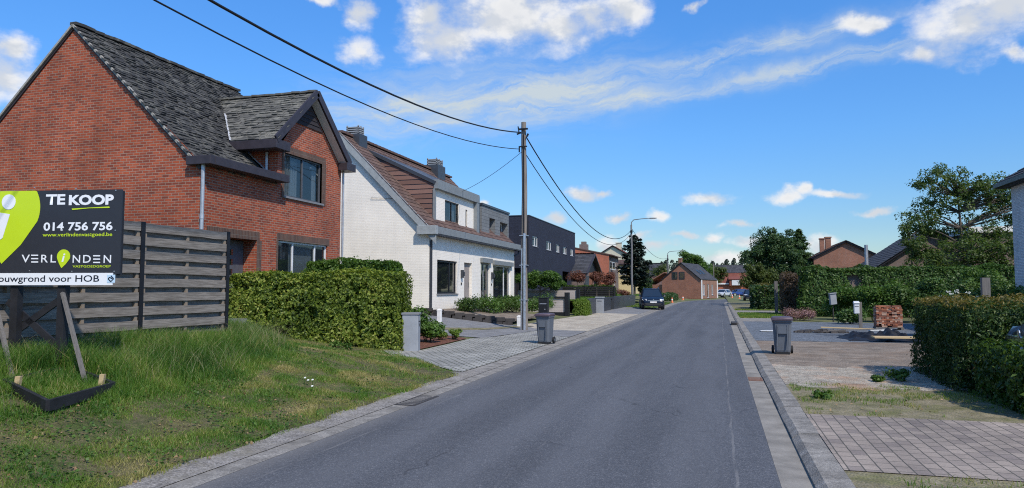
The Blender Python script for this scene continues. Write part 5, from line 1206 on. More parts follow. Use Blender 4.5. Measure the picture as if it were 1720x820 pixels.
def grey_pillar():
    x, y = -7.6, 47.2; z = ground(x, y); o = thing('mailbox_post', 'grey concrete letterbox pillar with overhanging cap before the black garden wall', 'mailbox', (x, y, z))
    MB().box(-.24, .24, -.2, .2, -.1, 1.02).build('body', M['cement_post'], o, world=False, bevel=.01)
    MB().box(-.29, .29, -.25, .25, 1.022, 1.1).build('cap', M['cement_post'], o, world=False, bevel=.01)
    MB().box(-.15, .15, -.207, -.202, .8, .84).build('letter_slot', M['black_metal'], o, world=False)
grey_pillar()
def bollard(x, y, h, label, w=.08):
    z = ground(x, y); o = thing('bollard', label, 'bollard', (x, y, z), 'white bollards of the white house')
    MB().loft([[(c * w, s * w, zz) for c, s in ((1, 1), (-1, 1), (-1, -1), (1, -1))] for zz in (-.1, h - .05)]).build('post', M['white_paint'], o, world=False, bevel=.012)
    MB().loft([[(c * w * k, s * w * k, zz) for c, s in ((1, 1), (-1, 1), (-1, -1), (1, -1))] for zz, k in ((h - .048, 1.08), (h, 1.0), (h + .03, .4))]).build('cap', M['white_paint'], o, world=False)
bollard(-10.7, 26.6, .54, 'taller white bollard in front of the white house window')
bollard(-8.25, 29.6, .46, 'short white bollard close to the foot of the wooden pole')
def right_letterbox():
    x, y = 5.33, 31.0; z = ground(x, y); o = thing('letterbox', 'white letterbox fixed to a slim wooden post by the brick stack', 'mailbox', (x, y, z))
    MB().box(-.06, .06, -.05, .05, -.1, 1.12).build('post', M['strut_wood'], o, world=False)
    b = MB().box(-.25, -.06, -.22, -.055, .66, 1.07).build('box', M['white_pvc'], o, world=False, bevel=.02)
    l = MB().loft([[(-.27, -.25, 1.07), (-.04, -.25, 1.07), (-.04, -.05, 1.07), (-.27, -.05, 1.07)], [(-.25, -.23, 1.12), (-.06, -.23, 1.12), (-.06, -.05, 1.15), (-.25, -.05, 1.15)]]).build('lid', M['white_pvc'], o, world=False)
    MB().box(-.23, -.08, -.225, -.221, .93, .95).build('slot', M['black_metal'], b, world=False)
    x, y = 5.32, 38.0; z = ground(x, y); o = thing('letterbox', 'grey metal letterbox tilted among the ivy', 'mailbox', (x, y, z))
    MB().tube([(0, 0, -.1), (.02, 0, 1.0)], .03, 6).build('post', M['iron'], o, world=False)
    MB().obox((0, -.05, 1.12), (.14, .03, .02), (-.02, .13, 0), (-.02, 0, .26)).build('box', M['cement_post'], o, world=False, bevel=.01)
    MB().obox((-.02, -.06, 1.40), (.16, .03, .02), (-.02, .16, 0), (0, 0, .02)).build('lid', M['cement_post'], o, world=False)
right_letterbox()
def post(x, y, h, w, label, mat='strut_wood'):
    z = ground(x, y); o = MB().box(-w, w, -w * .8, w * .8, -.1, h).box(-w * .55, -w * .35, -w * .82, -w * .8, -.1, h).build('wooden_post', M[mat], None, world=False, bevel=.015); o.location = (x, y, z); tag(o, label, 'post')
post(6.87, 22.0, 1.95, .095, 'broad weathered wooden post sticking up behind the clipped yew hedge')
post(3.62, 50.4, 2.1, .10, 'grey gatepost at the near end of the rounded hedge')

# drains
def drain(x0, x1, y0, y1, label, mat='iron', z=.02):
    o = thing('storm_drain', label, 'drain', ((x0 + x1) / 2, (y0 + y1) / 2, roadz(y0)))
    f = MB(); zz = roadz(y0) + .012
    f.box(x0, x1, y0, y0 + .03, zz - .03, zz); f.box(x0, x1, y1 - .03, y1, zz - .03, zz); f.box(x0, x0 + .03, y0 + .03, y1 - .03, zz - .03, zz); f.box(x1 - .03, x1, y0 + .03, y1 - .03, zz - .03, zz); f.build('frame', M[mat], o)
    g = MB(); n = 8
    for i in range(n): y = y0 + .04 + (y1 - y0 - .08) * i / n; g.box(x0 + .03, x1 - .03, y, y + (y1 - y0 - .08) / n * .55, zz - .025, zz - .003)
    g.build('grate', M[mat], o); MB().box(x0 + .03, x1 - .03, y0 + .03, y1 - .03, zz - .035, zz - .028).build('pit', M['rubber'], o)
drain(-4.78, -4.42, 10.0, 11.0, 'iron storm drain in the left gutter beside the lawn')
drain(.51, .77, 14.4, 15.0, 'rusty square drain cover in the right gutter', 'rust')
o = thing('kerb_inlet', 'black kerb inlet box in the right gutter beyond the right bin', 'drain', (.68, 35.6, roadz(35.6)))
MB().box(.52, .80, 35.2, 36.6, roadz(36) - .05, roadz(36) + .13).build('housing', M['iron'], o, bevel=.02); MB().box(.56, .74, 35.195, 35.199, roadz(36) + .02, roadz(36) + .1).build('mouth', M['rubber'], o)

# ================================================================== LOW WALLS OF THE LEFT GARDENS
def garden_wall():
    o = thing('garden_wall', 'low garden wall of pale stone panels in a black frame beside the white house', 'wall', (-8.7, 41, .2))
    MB().box(-12.6, -8.66, 41.0, 41.2, .45, 1.25).build('panel', M['stone_panel'], o)
    MB().box(-12.6, -8.5, 40.93, 41.28, 1.252, 1.36).box(-12.6, -8.66, 40.96, 41.24, .0, .448).box(-8.658, -8.42, 40.9, 41.3, 0, 1.60).build('frame', M['black_metal'], o)
    o = thing('garden_wall', 'second paler stone wall further back behind the clipped tree trunk', 'wall', (-9, 46, 1))
    MB().box(-13, -9.0, 46.3, 46.45, 1.0, 1.72).build('panel', M['stone_panel'], o); MB().box(-8.99, -8.8, 46.2, 46.5, .3, 1.8).build('end_post', M['black_metal'], o); 
    o = thing('stone_kerb', 'low rough dark stone edging along the white house front yard', 'wall', (-10, 30, .3)); x = -12.6; k = 0
    pts = [(-12.6, 29.0), (-11.2, 29.3), (-8.75, 30.3)]; mb = MB()
    for (a, b) in zip(pts, pts[1:]):
        a, b = Vector((*a, 0)), Vector((*b, 0)); n = int((b - a).length / .42)
        for i in range(n):
            for r_ in range(2):
                c = a.lerp(b, (i + .5 + (.25 if r_ else 0)) / n); g = ground(c.x, c.y); d = (b - a).normalized()
                mb.obox((c.x, c.y, g + .08 + r_ * .15), d * random.uniform(.207, .214), Vector((-d.y, d.x, 0)) * random.uniform(.12, .16), (0, 0, random.uniform(.06, .08)))
    mb.build('stones', M['iron'], o)
    MB().slab([(-12.4, 29.2, .86), (-11.3, 29.45, .72), (-8.8, 30.5, .45), (-8.9, 36, .45), (-12.4, 36, .86)], .1).build('soil', M['brown_soil'], o)
    o = thing('doorstep', 'flat grey stone step below the white house door', 'step', (-11.9, 34, .8)); MB().box(-12.48, -11.4, 33.6, 36.4, .5, .95).box(-11.39, -11.0, 33.9, 36.2, .4, .75).build('step', M['cement_post'], o)
garden_wall()
def retaining_wall():
    o = thing('retaining_wall', 'black retaining wall holding the raised lawns beside the parked car', 'wall', (-7.8, 47, .2)); mb = MB()
    for (y0, y1) in ((44.4, 53.5), (55.5, 70)):
        y = y0
        while y < y1 - .1:
            L = min(1.8, y1 - y); mb.box(-8.0, -7.82 + random.uniform(-.006, .006), y + .006, y + L - .006, .05, 1.05 + .0033 * y); y += L
    mb.box(-8.9, -7.82, 53.5, 53.66, .05, 1.2); mb.box(-8.9, -7.82, 55.34, 55.5, .05, 1.2); mb.build('wall_panels', M['anthracite'], o)
    o = thing('garden_fence', 'low black slatted fence on the raised lawn behind the red leaved trees', 'fence', (-13, 62, 1.1))
    f = MB()
    for k in range(5): f.box(-15, -8.4, 60.5, 60.53, 1.2 + k * .17, 1.34 + k * .17)
    f.build('slats', M['black_wood'], o)
    for x in (-15, -13, -11, -8.5): MB().box(x - .05, x + .05, 60.45, 60.499, 1.0, 2.1).build('post', M['black_wood'], o)
retaining_wall()

# ================================================================== BRICK STACK, TARP, PLANKS ON THE RIGHT
def stack():
    x, y = 6.47, 31.8; z = ground(x, y) + .014; o = thing('brick_stack', 'square stack of reclaimed orange bricks on a pallet', 'bricks', (x, y, z))
    mbs = [MB(), MB(), MB()]
    for k in range(13):
        nx, ny, hx, hy = (5, 6, .095, .045) if k % 2 == 0 else (10, 3, .045, .092)
        for i in range(nx):
            for j in range(ny):
                if k == 12 and random.random() < .5: continue
                if 0 < i < nx - 1 and 0 < j < ny - 1 and k < 11: continue
                if j == 0 and random.random() < .06: continue
                c = (-.47 + (i + .5) * .94 / nx + random.uniform(-.012, .012), -.3 + (j + .5) * .6 / ny + random.uniform(-.02, .015), .13 + k * .066)
                a = random.uniform(-.05, .05); random.choice(mbs).obox(c, (hx * math.cos(a), hx * math.sin(a), 0), (-hy * math.sin(a), hy * math.cos(a), 0), (0, 0, .029))
    for m, mt in zip(mbs, ('brick_loose', 'brick_pale', 'brick_dark')): m.build('bricks', M[mt], o, world=False)
    p = MB()
    for i in range(5): p.box(-.5, .5, -.32 + i * .14, -.24 + i * .14, .07, .095)
    for i in (-.45, 0, .45): p.box(i - .05, i + .05, -.32, .32, 0, .07)
    p.build('pallet', M['strut_wood'], o, world=False)
plain('brick_loose', (.36, .13, .07), 0.9, var=.2, bmp=.3); plain('brick_pale', (.42, .27, .20), 0.9, var=.25, bmp=.3); plain('brick_dark', (.22, .09, .06), 0.9, var=.25, bmp=.3)
stack()
def board(label, c, L, w, h, rz, mat, tilt=0.0, cat='plank', name='plank'):
    z = ground(c[0], c[1]) + .016; o = MB().obox((0, 0, h / 2), (L / 2, 0, L / 2 * tilt), (0, w / 2, 0), (0, 0, h / 2)).build(name, M[mat], None, world=False, bevel=.006)
    o.location = (c[0], c[1], z + c[2]); o.rotation_euler = (0, 0, rz); tag(o, label, cat, 'timber lying on the gravel')
def tarp():
    x0, x1, y0, y1 = 3.85, 5.95, 24.6, 27.4; nx, ny = 44, 30; V = []; F = []
    z = ground(5, 26)
    for j in range(ny + 1):
        for i in range(nx + 1):
            u, v = i / nx, j / ny; e = min(u, 1 - u, v, 1 - v)
            h = .02 + .26 * min(1, e * 6) * (.5 + .5 * math.sin(u * 13 + v * 7) * math.sin(v * 11 + 1) + .35 * math.sin(u * 37 + v * 19) * math.cos(v * 31)) * (0.5 + u * .7)
            V.append((x0 + (x1 - x0) * u + .1 * math.sin(v * 9), y0 + (y1 - y0) * v + .12 * math.sin(u * 11), z + max(.02, h)))
    for j in range(ny):
        for i in range(nx): a = j * (nx + 1) + i; F.append((a, a + 1, a + nx + 2, a + nx + 1))
    o = thing('tarpaulin', 'crumpled black plastic sheet lying under boards on the gravel', 'tarp', ((x0 + x1) / 2, y0, z))
    mb = MB().add(V, F); mb.build('sheet', M['tarp_black'], o, smooth=True)
tarp()
board('pale yellow plywood board with rounded corners nearest the road', (5.15, 24.45, .12), 1.25, .5, .05, R(2), 'fresh_wood', .0, 'board', 'plywood_board')
board('long pale plank lying across the far side of the black sheet', (4.3, 27.6, .22), 1.7, .14, .04, R(-4), 'fresh_wood', -.02)
board('second long plank lying tilted beside the first on the sheet', (4.55, 27.2, .20), 1.9, .12, .03, R(6), 'strut_wood', .04)
board('short white board end leaning at the foot of the brick stack', (5.55, 28.4, .12), .8, .3, .05, R(4), 'white_sheet', .02)
o = MB().obox((0, 0, .03), (.25, .02, 0), (-.02, .16, 0), (0, 0, .012)).build('white_board', M['white_sheet'], None, world=False, bevel=.004); o.location = (1.72, 29.0, ground(1.72, 29) + .014); tag(o, 'small white board lying flat on the blue gravel near the right kerb', 'board')
rb = thing('rubble_heap', 'low heap of grey rubble and stones on the blue gravel', 'rubble', (3.6, 28.8, ground(3.6, 28.8))); mb = MB()
for i in range(70):
    a, f = random.random() * 6.28, random.random() ** .7; s = random.uniform(.03, .09); c = (1.0 * f * math.cos(a), .35 * f * math.sin(a), .03 + .08 * (1 - f))
    mb.obox(c, (s, random.uniform(-.3, .3) * s, .2 * s), (random.uniform(-.3, .3) * s, s * .8, 0), (0, .2 * s, s * .6))
mb.build('stones', M['iron'], rb, world=False)

# ================================================================== VEHICLES
def car(loc, rz, label, paint='car_paint_dark', suv=True, name='parked_car', group=None):
    """nose towards -y in its own frame"""
    o = thing(name, label, 'car', loc, group, rz); H = 1.66 if suv else 1.45; W = .90; Lh = 2.25 if suv else 2.1; belt = .98 if suv else .88
    def ring(y, w, zb, zt, crown=.03):
        return [(-w * .80, y, zb), (w * .80, y, zb), (w * .97, y, zb + .12), (w, y, zb + (zt - zb) * .55), (w * .95, y, zt - .04), (w * .80, y, zt), (w * .4, y, zt + crown * .8), (0, y, zt + crown), (-w * .4, y, zt + crown * .8), (-w * .80, y, zt), (-w * .95, y, zt - .04), (-w, y, zb + (zt - zb) * .55), (-w * .97, y, zb + .12)]
    st = [(-Lh, .62, .36, .64), (-Lh + .06, .76, .28, .74), (-Lh + .25, .85, .25, belt - .15), (-Lh + .6, .89, .25, belt - .06), (-Lh + 1.15, .90, .25, belt + .02), (-.2, .90, .25, belt), (1.0, .90, .25, belt + .01), (Lh - .5, .89, .27, belt + .02), (Lh - .12, .85, .30, belt), (Lh, .72, .40, belt - .12)]
    MB().loft([ring(*s) for s in st]).build('body', M[paint], o, world=False, smooth=True)
    def rg(y, w, z, c=.0): return [(-w, y, z), (w, y, z)]
    # glasshouse: windscreen, roof, rear
    yw0, yw1, yr0, yr1 = -Lh + 1.12, -Lh + 2.0, Lh - .75, Lh - .2
    b = belt + .0; wb, wr = .79, .59
    cab = MB(); base = [(-wb, yw0, b), (wb, yw0, b), (wb, yr1, b), (-wb, yr1, b)]; mid = [(-wr - .02, yw1, H - .07), (wr + .02, yw1, H - .07), (wr + .02, yr0, H - .07), (-wr - .02, yr0, H - .07)]
    cab.loft([base, mid]); cab.build('greenhouse', M['glass_dark'], o, world=False)
    rf = MB(); rf.loft([[(-wr - .05, yw1 - .02, H - .08), (wr + .05, yw1 - .02, H - .08), (wr + .05, yr0 + .05, H - .08), (-wr - .05, yr0 + .05, H - .08)], [(-wr, yw1 + .05, H - .02), (wr, yw1 + .05, H - .02), (wr, yr0, H - .02), (-wr, yr0, H - .02)], [(-wr + .2, yw1 + .2, H), (wr - .2, yw1 + .2, H), (wr - .2, yr0 - .2, H), (-wr + .2, yr0 - .2, H)]])
    rf.build('roof', M[paint], o, world=False, smooth=True)
    pl = MB()
    for s in (-1, 1):
        for (a, c) in (((wb, yw0), (wr + .02, yw1)), ((wb, yr1), (wr + .02, yr0))): pl.beam((s * a[0], a[1], b - .02), (s * c[0], c[1], H - .06), .06, .07)
        for yy in (-.05, 1.0): pl.beam((s * (wb + .005), yy, b - .02), (s * (wr + .03), yy, H - .06), .03, .07)
    pl.build('pillars', M[paint], o, world=False)
    if suv:
        rr = MB()
        for s in (-1, 1): rr.tube([(s * .58, yw1 + .15, H), (s * .58, yw1 + .3, H + .05), (s * .58, yr0 - .3, H + .05), (s * .58, yr0 - .1, H)], .018, 6)
        rr.build('roof_rails', M['chrome'], o, world=False)
    for s in (-1, 1):
        MB().loft([[(s * .50, -Lh - .005, .70), (s * .80, -Lh + .12, .72), (s * .86, -Lh + .34, .80), (s * .52, -Lh + .10, .82)][::s], [(s * .50, -Lh + .12, .70), (s * .80, -Lh + .25, .72), (s * .86, -Lh + .45, .80), (s * .52, -Lh + .22, .82)][::s]]).build('headlight', M['headlight'], o, world=False)
        MB().box(s * .60 - .07, s * .60 + .07, -Lh - .02, -Lh + .1, .40, .48).build('fog_light', M['dark_plastic'], o, world=False)
        m = MB().loft([[(s * .86, yw0 + .35, b + .04), (s * .9, yw0 + .35, b + .04), (s * .9, yw0 + .42, b + .1), (s * .86, yw0 + .42, b + .1)], [(s * .92, yw0 + .3, b + .02), (s * 1.06, yw0 + .32, b + .03), (s * 1.06, yw0 + .42, b + .19), (s * .92, yw0 + .42, b + .19)]]); m.build('mirror', M[paint], o, world=False, bevel=.015)
        MB().box(s * .73 - .1, s * .73 + .1, Lh - .1, Lh - .02, .78, .95).build('tail_light', M['rust'], o, world=False)
        for yy in (-Lh + .88, Lh - .85):
            w = MB().tube([(s * .70, yy, .34), (s * .905, yy, .34)], .34, 24).build('wheel', M['rubber'], o, world=False, smooth=True)
            MB().tube([(s * .906, yy, .34), (s * .915, yy, .34)], .22, 16).build('rim', M['chrome'], w, world=False)
            MB().tube([(s * .66, yy, .36), (s * .895, yy, .36)], .385, 20).build('wheel_arch', M['dark_plastic'], o, world=False)
    g = MB().box(-.46, .46, -Lh - .012, -Lh + .1, .66, .73).build('grille', M['chrome'], o, world=False, bevel=.01)
    MB().box(-.60, .60, -Lh - .008, -Lh + .1, .34, .50).box(-.70, .70, -Lh + .02, -Lh + .15, .25, .33).build('lower_grille', M['dark_plastic'], o, world=False)
    MB().box(-.26, .26, -Lh - .03, -Lh - .013, .52, .63).build('number_plate', M['plate_white'], o, world=False)
    MB().tube([(0, -Lh - .016, .75), (0, -Lh - .004, .75)], .05, 10).build('badge', M['chrome'], o, world=False)
    return o
car((-5.35, 59.6, ground(-5.35, 58) + .03), R(9), 'dark blue car parked facing us on the left verge by the black wall', suv=True)
cr = car((6.4, 12.0, ground(5, 11)), R(-90), 'dark blue van whose nose peeks out beside the yew hedge at the right edge', suv=True, name='parked_van'); cr.scale = (1, 1, 1.36); cr['category'] = 'van'
for ch in cr.children:
    if ch.name.startswith('headlight'): ch.data.materials[0] = M['glass_dark']
car((3.6, 150, roadz(150)), R(-60), 'bright blue car parked across the far end of the road', 'car_paint_blue', False)
car((.6, 135, roadz(135)), R(-25), 'silver car parked at the bend before the orange roofed house', 'car_paint_silver', False)
car((3.9, 97, ground(3.9, 97)), R(0), 'dark car half hidden beside the rounded hedge', 'car_paint_dark', False)

# marker cones far along the kerb
def cone(x, y, label):
    z = ground(x, y); o = thing('marker_cone', label, 'cone', (x, y, z), 'orange markers along the far verge')
    MB().tube([(0, 0, .02), (0, 0, .35), (0, 0, .6)], [.12, .09, .04], 10).build('cone', M['orange_plastic'], o, world=False, smooth=True)
    MB().tube([(0, 0, .28), (0, 0, .42)], [.108, .078], 10, cap=False).build('band', M['white_paint'], o, world=False); MB().box(-.2, .2, -.2, .2, 0, .03).build('base', M['orange_plastic'], o, world=False)
cone(-5.3, 85.5, 'orange marker on the left verge, nearer to the parked car'); cone(-4.9, 103, 'orange marker on the left verge, further from the parked car'); cone(2.0, 122, 'orange and white marker on the right before the far cars, farthest one'); cone(2.9, 112, 'orange marker on the right verge beside the rounded hedge')

# ================================================================== HEDGES AND SHRUBS
bh = hedge('beech_hedge', 'clipped yellow green beech hedge between the tall grass and the cobbled drive', 'hedge', -13.0, -8.12, 16.95, 18.0, .1, 2.24, 'beech', 42000, .078, .10, 1.5, .14, core=.2); bh.rotation_euler.z = R(11.5)
hedge('privet_hedge', 'taller dark green hedge behind the beech hedge, in front of the brick house window', 'hedge', -12.85, -9.75, 20.2, 21.4, .2, 2.74, 'shrub_green', 22000, .08, .13, 1.1, .16)
def yew_extra(o):
    P, N = box_shell(3.72, 7.6, 13.05, 16.2, 1.30, 1.60, 9000, .10, 1.4); m = P[:, 2] > 1.44; finish('gold_top', leaf_mesh('gold_top', P[m], N[m], .06, aspect=.35), M['yew_lit_top'], o)  # top leaves coloured gold to look sunlit
hedge('yew_hedge', 'wide dark clipped yew hedge with top coloured sunlit gold at the right edge', 'hedge', 3.68, 7.6, 13.0, 16.3, .1, 1.55, 'yew', 52000, .058, .10, 1.6, .18, aspect=.32, droop=.5, extra=yew_extra)
hedge('low_hedge', 'lower brighter leafy hedge in front of the yew beside the paving', 'hedge', 3.72, 5.0, 10.55, 12.9, .08, .98, 'privet', 8000, .065, .12, 2.0, .4)
hedge('lime_hedge', 'small rounded lime green hedge at the end of the stone panel wall', 'hedge', -8.5, -7.65, 42.2, 44.3, .2, 1.2, 'lime_leaf', 5000, .07, .10, 2, .6)
def round_extra(o):
    P, N = box_shell(2.35, 4.4, 56, 63.5, -1.6, 2.29, 20000, .1, 1, roundz=.8); m = P[:, 2] > 1.75; finish('gold_top', leaf_mesh('gold_top', P[m], N[m], .12), M['yew_lit_top'], o)
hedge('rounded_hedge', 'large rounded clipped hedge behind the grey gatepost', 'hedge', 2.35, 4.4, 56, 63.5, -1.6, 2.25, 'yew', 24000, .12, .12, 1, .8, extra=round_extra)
hedge('brown_hedge', 'brown dying hedge at the left end of the ivy wall', 'hedge', 3.7, 4.75, 45.9, 49.8, .2, 2.85, 'brown_leaf', 9000, .09, .22, 1.4, .35)
hedge('garden_hedge', 'dark hedge along the top of the black slatted fence', 'hedge', -15, -8.4, 60.7, 61.6, 1.1, 2.15, 'privet', 7000, .12, .15, 1.2, .3)
hedge('verge_hedge', 'low dark hedge on the left verge beyond the parked car', 'hedge', -8.6, -5.6, 92, 106, .3, 1.25, 'blue_green', 6000, .16, .2, .8, .5)
def ivy_wall():
    o = thing('ivy_wall', 'garden wall almost buried under dark green ivy behind the gravel yard', 'wall', (10, 44.9, .2)); z1 = 3.05
    MB().box(4.5, 18.5, 44.9, 45.3, .1, z1 - .15).build('masonry', M['taupe_brick'], o)
    P, N = box_shell(4.35, 18.5, 44.55, 45.45, .1, z1, 60000, .22, .9, depth=.2, roundz=.12); hole = ((P[:, 0] - 7.45) / .38) ** 2 + ((P[:, 2] - 2.35) / .42) ** 2 + 1.6 * (vnoise(P * 4.0, 91) - .5) < .8; hole &= P[:, 1] < 45
    finish('ivy', leaf_mesh('ivy', P[~hole], N[~hole], .13), M['ivy'], o)
    mb = MB()
    for i in range(26): x = 4.6 + i * .5; mb.tube([(x, 44.8, 0), (x + random.uniform(-.3, .3), 44.82, 1.3), (x + random.uniform(-.4, .4), 44.83, 2.7)], [.03, .02, .01], 4)
    mb.build('stems', M['twigs'], o)
ivy_wall()
def gp(x, y, dz=0.0): return (x, y, ground(x, y) + dz)
shrub('shrub', 'leafy green shrub rising just behind the cement letterbox post', 'shrub', gp(-8.75, 18.9), .62, .6, 1.35, 'shrub_green', 4200, .10)
shrub('shrub', 'bright low shrub on bark mulch right of the cement letterbox post', 'shrub', gp(-8.45, 20.2), .48, .45, .78, 'shrub_green', 3000, .09)
shrub('shrub', 'tiny yellow green plant at the right corner of the bark bed', 'shrub', gp(-8.2, 21.6), .22, .2, .42, 'lime_leaf', 700, .07)
shrub('shrub', 'small lime green plant left of the corner plant on the bark bed', 'shrub', gp(-8.5, 21.2), .2, .2, .34, 'lime_leaf', 600, .07)
for i, (x, y) in enumerate(((-11.3, 32.0), (-10.9, 33.2), (-10.5, 34.4), (-10.1, 35.6), (-9.7, 36.8), (-9.3, 38.0))):
    shrub('shrub', 'dense green shrub in the row before the white house front doors', 'shrub', (x, y, .62), .85, .85, .85, 'shrub_green' if i % 2 else 'privet', 2600, .08, 'shrubs before the white house')
shrub('shrub', 'red flowering shrub at the foot of the street lamp pole', 'shrub', (-9.0, 70, 1.1), .7, .6, .75, 'red_leaf', 900, .12)
shrub('heather', 'mound of pink heather at the edge of the blue gravel', 'heather', gp(3.85, 39.2), 1.0, .75, .62, 'heather', 5200, .06, lumps=14)
for (x, y, rx, ry, h, lf, lab) in ((6.2, 40.5, 1.3, 1.0, 1.9, 'shrub_green', 'bushy green shrub in front of the ivy wall beside the grey letterbox'), (7.4, 38.2, 1.5, 1.1, 2.15, 'shrub_green', 'big fresh green shrub behind the white letterbox'),
    (9.2, 38.5, 1.5, 1.1, 2.5, 'ivy', 'dark spreading shrub behind the brick stack'), (5.9, 35.8, .8, .6, .75, 'ivy', 'low dark shrub at the foot of the white letterbox post'), (11.4, 37, 1.6, 1.2, 2.4, 'ivy', 'dark shrub right of the brick stack below the ivy'), (12.6, 40.5, 1.5, 1.2, 3.3, 'shrub_green', 'tall loose green shrub standing above the ivy wall near the grey brick house'), (14.2, 39, 1.4, 1.2, 2.9, 'privet', 'rounded green shrub under the wall of the grey brick house'),
    (7.7, 27.5, 1.1, 1.0, 1.75, 'privet', 'green shrub with white flower heads left of the broad wooden post'), (9.3, 26.5, 1.3, 1.1, 1.95, 'privet', 'green shrub behind the yew hedge at the right edge'), (6.3, 19.0, 1.2, .8, 1.55, 'privet', 'loose green shrub growing against the far side of the yew hedge')):
    s = shrub('shrub', lab, 'shrub', gp(x, y), rx, ry, h, lf, int(5200 * rx), .11)
    if 'white flower' in lab:
        f = MB()
        for k in range(9):
            a = random.random() * 6.28; c = Vector((x + .9 * math.cos(a) * random.random() - .3, y - .5, .3 + random.uniform(1.2, 1.6)))
            for q in range(14): f.obox(c + Vector((random.uniform(-.07, .07), random.uniform(-.05, .05), random.uniform(-.03, .03))), (.009, 0, 0), (0, .009, .003), (0, 0, .006))
        f.build('flowers', M['petal_white'], s)
for (x, y, r, h, lab) in ((1.5, 11.9, .16, .14, 'small bright weed on the bare verge near the right kerb'), (3.15, 14.5, .28, .22, 'dark weed clump growing at the far corner of the yew hedge'), (2.75, 14.2, .2, .12, 'low weed clump left of the darker one by the yew'), (-9.2, 16.3, .3, .24, 'dark green weed tuft in the dry grass below the beech hedge'), (4.1, 10.45, .25, .2, 'broad leaved weed at the paving corner below the low hedge')):
    shrub('weed', lab, 'weed', gp(x, y), r, r, h, 'shrub_green', 420, .055, lumps=6)

# ================================================================== TREES
tree('clipped_tree', 'clipped dome shaped tree on several stems behind the stone panel wall', 'tree', (-11.2, 45.4, 1.0), 1.9, [(-.75, 0, 1.4, .95, .9, .5), (.7, 0, 1.3, .95, .9, .48), (0, 0, 1.6, 1.0, .9, .4)], 'shrub_green', 50, 330, .36, .10, .07)
for i, (x, y) in enumerate(((-10.6, 55), (-9.45, 57), (-8.6, 58))):
    tree('red_leaf_tree', ('round headed tree with reddish leaves, nearest the black house', 'middle one of three round reddish trees on the raised lawn', 'round reddish tree nearest the street lamp pole')[i], 'tree', (x, y, 1.05), 1.6, [(0, 0, 1.65, .6, .6, .5)], 'red_leaf', 20, 150, .28, .09, .045, group='small round reddish trees')
def conifer(name, label, base, h, r, leaf, n=70, size=.22, thick=.2, z0=.18, wide=1.0, tip=.6):
    x, y, z = base; o = thing(name, label, 'tree', base); mb = MB(); mb.tube([(x, y, z - .2), (x, y, z + h * .5), (x, y, z + h * .97)], [thick, thick * .6, .03], 8); P, N = [], []
    for i in range(n):
        f = z0 + (1 - z0) * (i + .5) / n; rr = r * (1 - f) ** tip * random.uniform(.7, 1.1) * (1 if f > z0 + .08 else .8)
        a = i * 2.4 + random.uniform(-.3, .3); zz = z + h * f; d = np.array([math.cos(a), math.sin(a), 0.0]); st = np.array([x, y, zz]); en = st + d * rr + np.array([0, 0, rr * random.uniform(-.05, .25)])
        mb.tube([st, (st + en) / 2 + np.array([0, 0, rr * .05]), en], [.05, .03, .01], 4)
        m = int(60 + 140 * rr / r); t = rng.random(m) ** .7; c = st + (en - st) * t[:, None] + rng.normal(0, 1, (m, 3)) * np.array([.22, .22, .14]) * (rr * .55 + .15) * wide * (1.1 - .5 * t)[:, None]; P.append(c); N.append(np.tile([0, 0, 1.0], (m, 1)) + d * .4)
    mb.build('trunk', M['bark'], o, smooth=True); finish('crown', leaf_mesh('crown', np.concatenate(P), np.concatenate(N), size, aspect=.4, droop=.3), M[leaf], o); return o
conifer('pine_tree', 'very dark broad pine tree behind the street lamp', (-9.9, 88, 1.1), 7.3, 2.55, 'pine', 75, .32, .16, .16, .8, .42)
tree('round_bush', 'large rounded green bush behind the parked dark blue car', 'bush', (-9.2, 91, 1.0), 2.4, [(0, 0, 1.6, 1.2, 1.2, 1.1)], 'blue_green', 26, 240, .5, .16, .08)
tree('broadleaf_tree', 'tall green tree rising behind the low brick house roof', 'tree', (-5.2, 146, .4), 10, [(0, 0, 6.9, 2.6, 2.0, 2.5), (2.2, 0, 5.0, 2.2, 1.6, 2.0), (-.8, 0, 4.2, 1.5, 1.5, 2)], 'shrub_green', 80, 200, .9, .28, .2)
tree('broadleaf_tree', 'rounded green tree between the low brick house and the orange roof', 'tree', (-.6, 158, .4), 6.5, [(0, 0, 4.6, 1.9, 1.6, 1.7), (-1.6, 0, 3.8, 1.5, 1.4, 1.4)], 'oak', 40, 180, .8, .28, .16)
tree('broadleaf_tree', 'dense green tree left of the farther lamp post', 'tree', (-11.0, 140, .4), 7.0, [(0, 0, 4.0, 1.6, 1.5, 2.2), (1.4, 0, 3.2, 1.3, 1.3, 1.6)], 'oak', 40, 180, .8, .26, .18)
tree('broadleaf_tree', 'pale green tree further left seen through the gap beside the dark pine', 'tree', (-16.5, 150, .4), 7.5, [(0, 0, 5.0, 2.2, 1.6, 2.0)], 'oak', 40, 180, .8, .28, .18)
tree('broadleaf_tree', 'large dark bluish green tree right of the road behind the rounded hedge', 'tree', (5.9, 76, .3), 8.0, [(0, 0, 5.2, 2.1, 1.8, 2.4), (-1.7, 0, 4.2, 1.8, 1.6, 1.9), (1.7, 0, 3.6, 1.5, 1.5, 2.0), (-.6, 0, 6.2, 1.5, 1.2, 1.3)], 'blue_green', 120, 260, .62, .19, .2)
tree('broadleaf_tree', 'lower lighter tree overhanging the right side of the road far off', 'tree', (3.7, 71, .3), 4.6, [(0, 0, 2.9, 1.4, 1.4, 1.2), (.9, 0, 2.0, 1.2, 1.2, 1.2), (-.7, -.4, 2.3, .9, .9, .8)], 'oak', 50, 230, .5, .16, .12)
conifer('spruce_tree', 'narrow pointed conifer at the right shoulder of the dark tree', (8.0, 79, .3), 7.7, 2.3, 'blue_green', 90, .26, .14, .15, 1.25, .6)
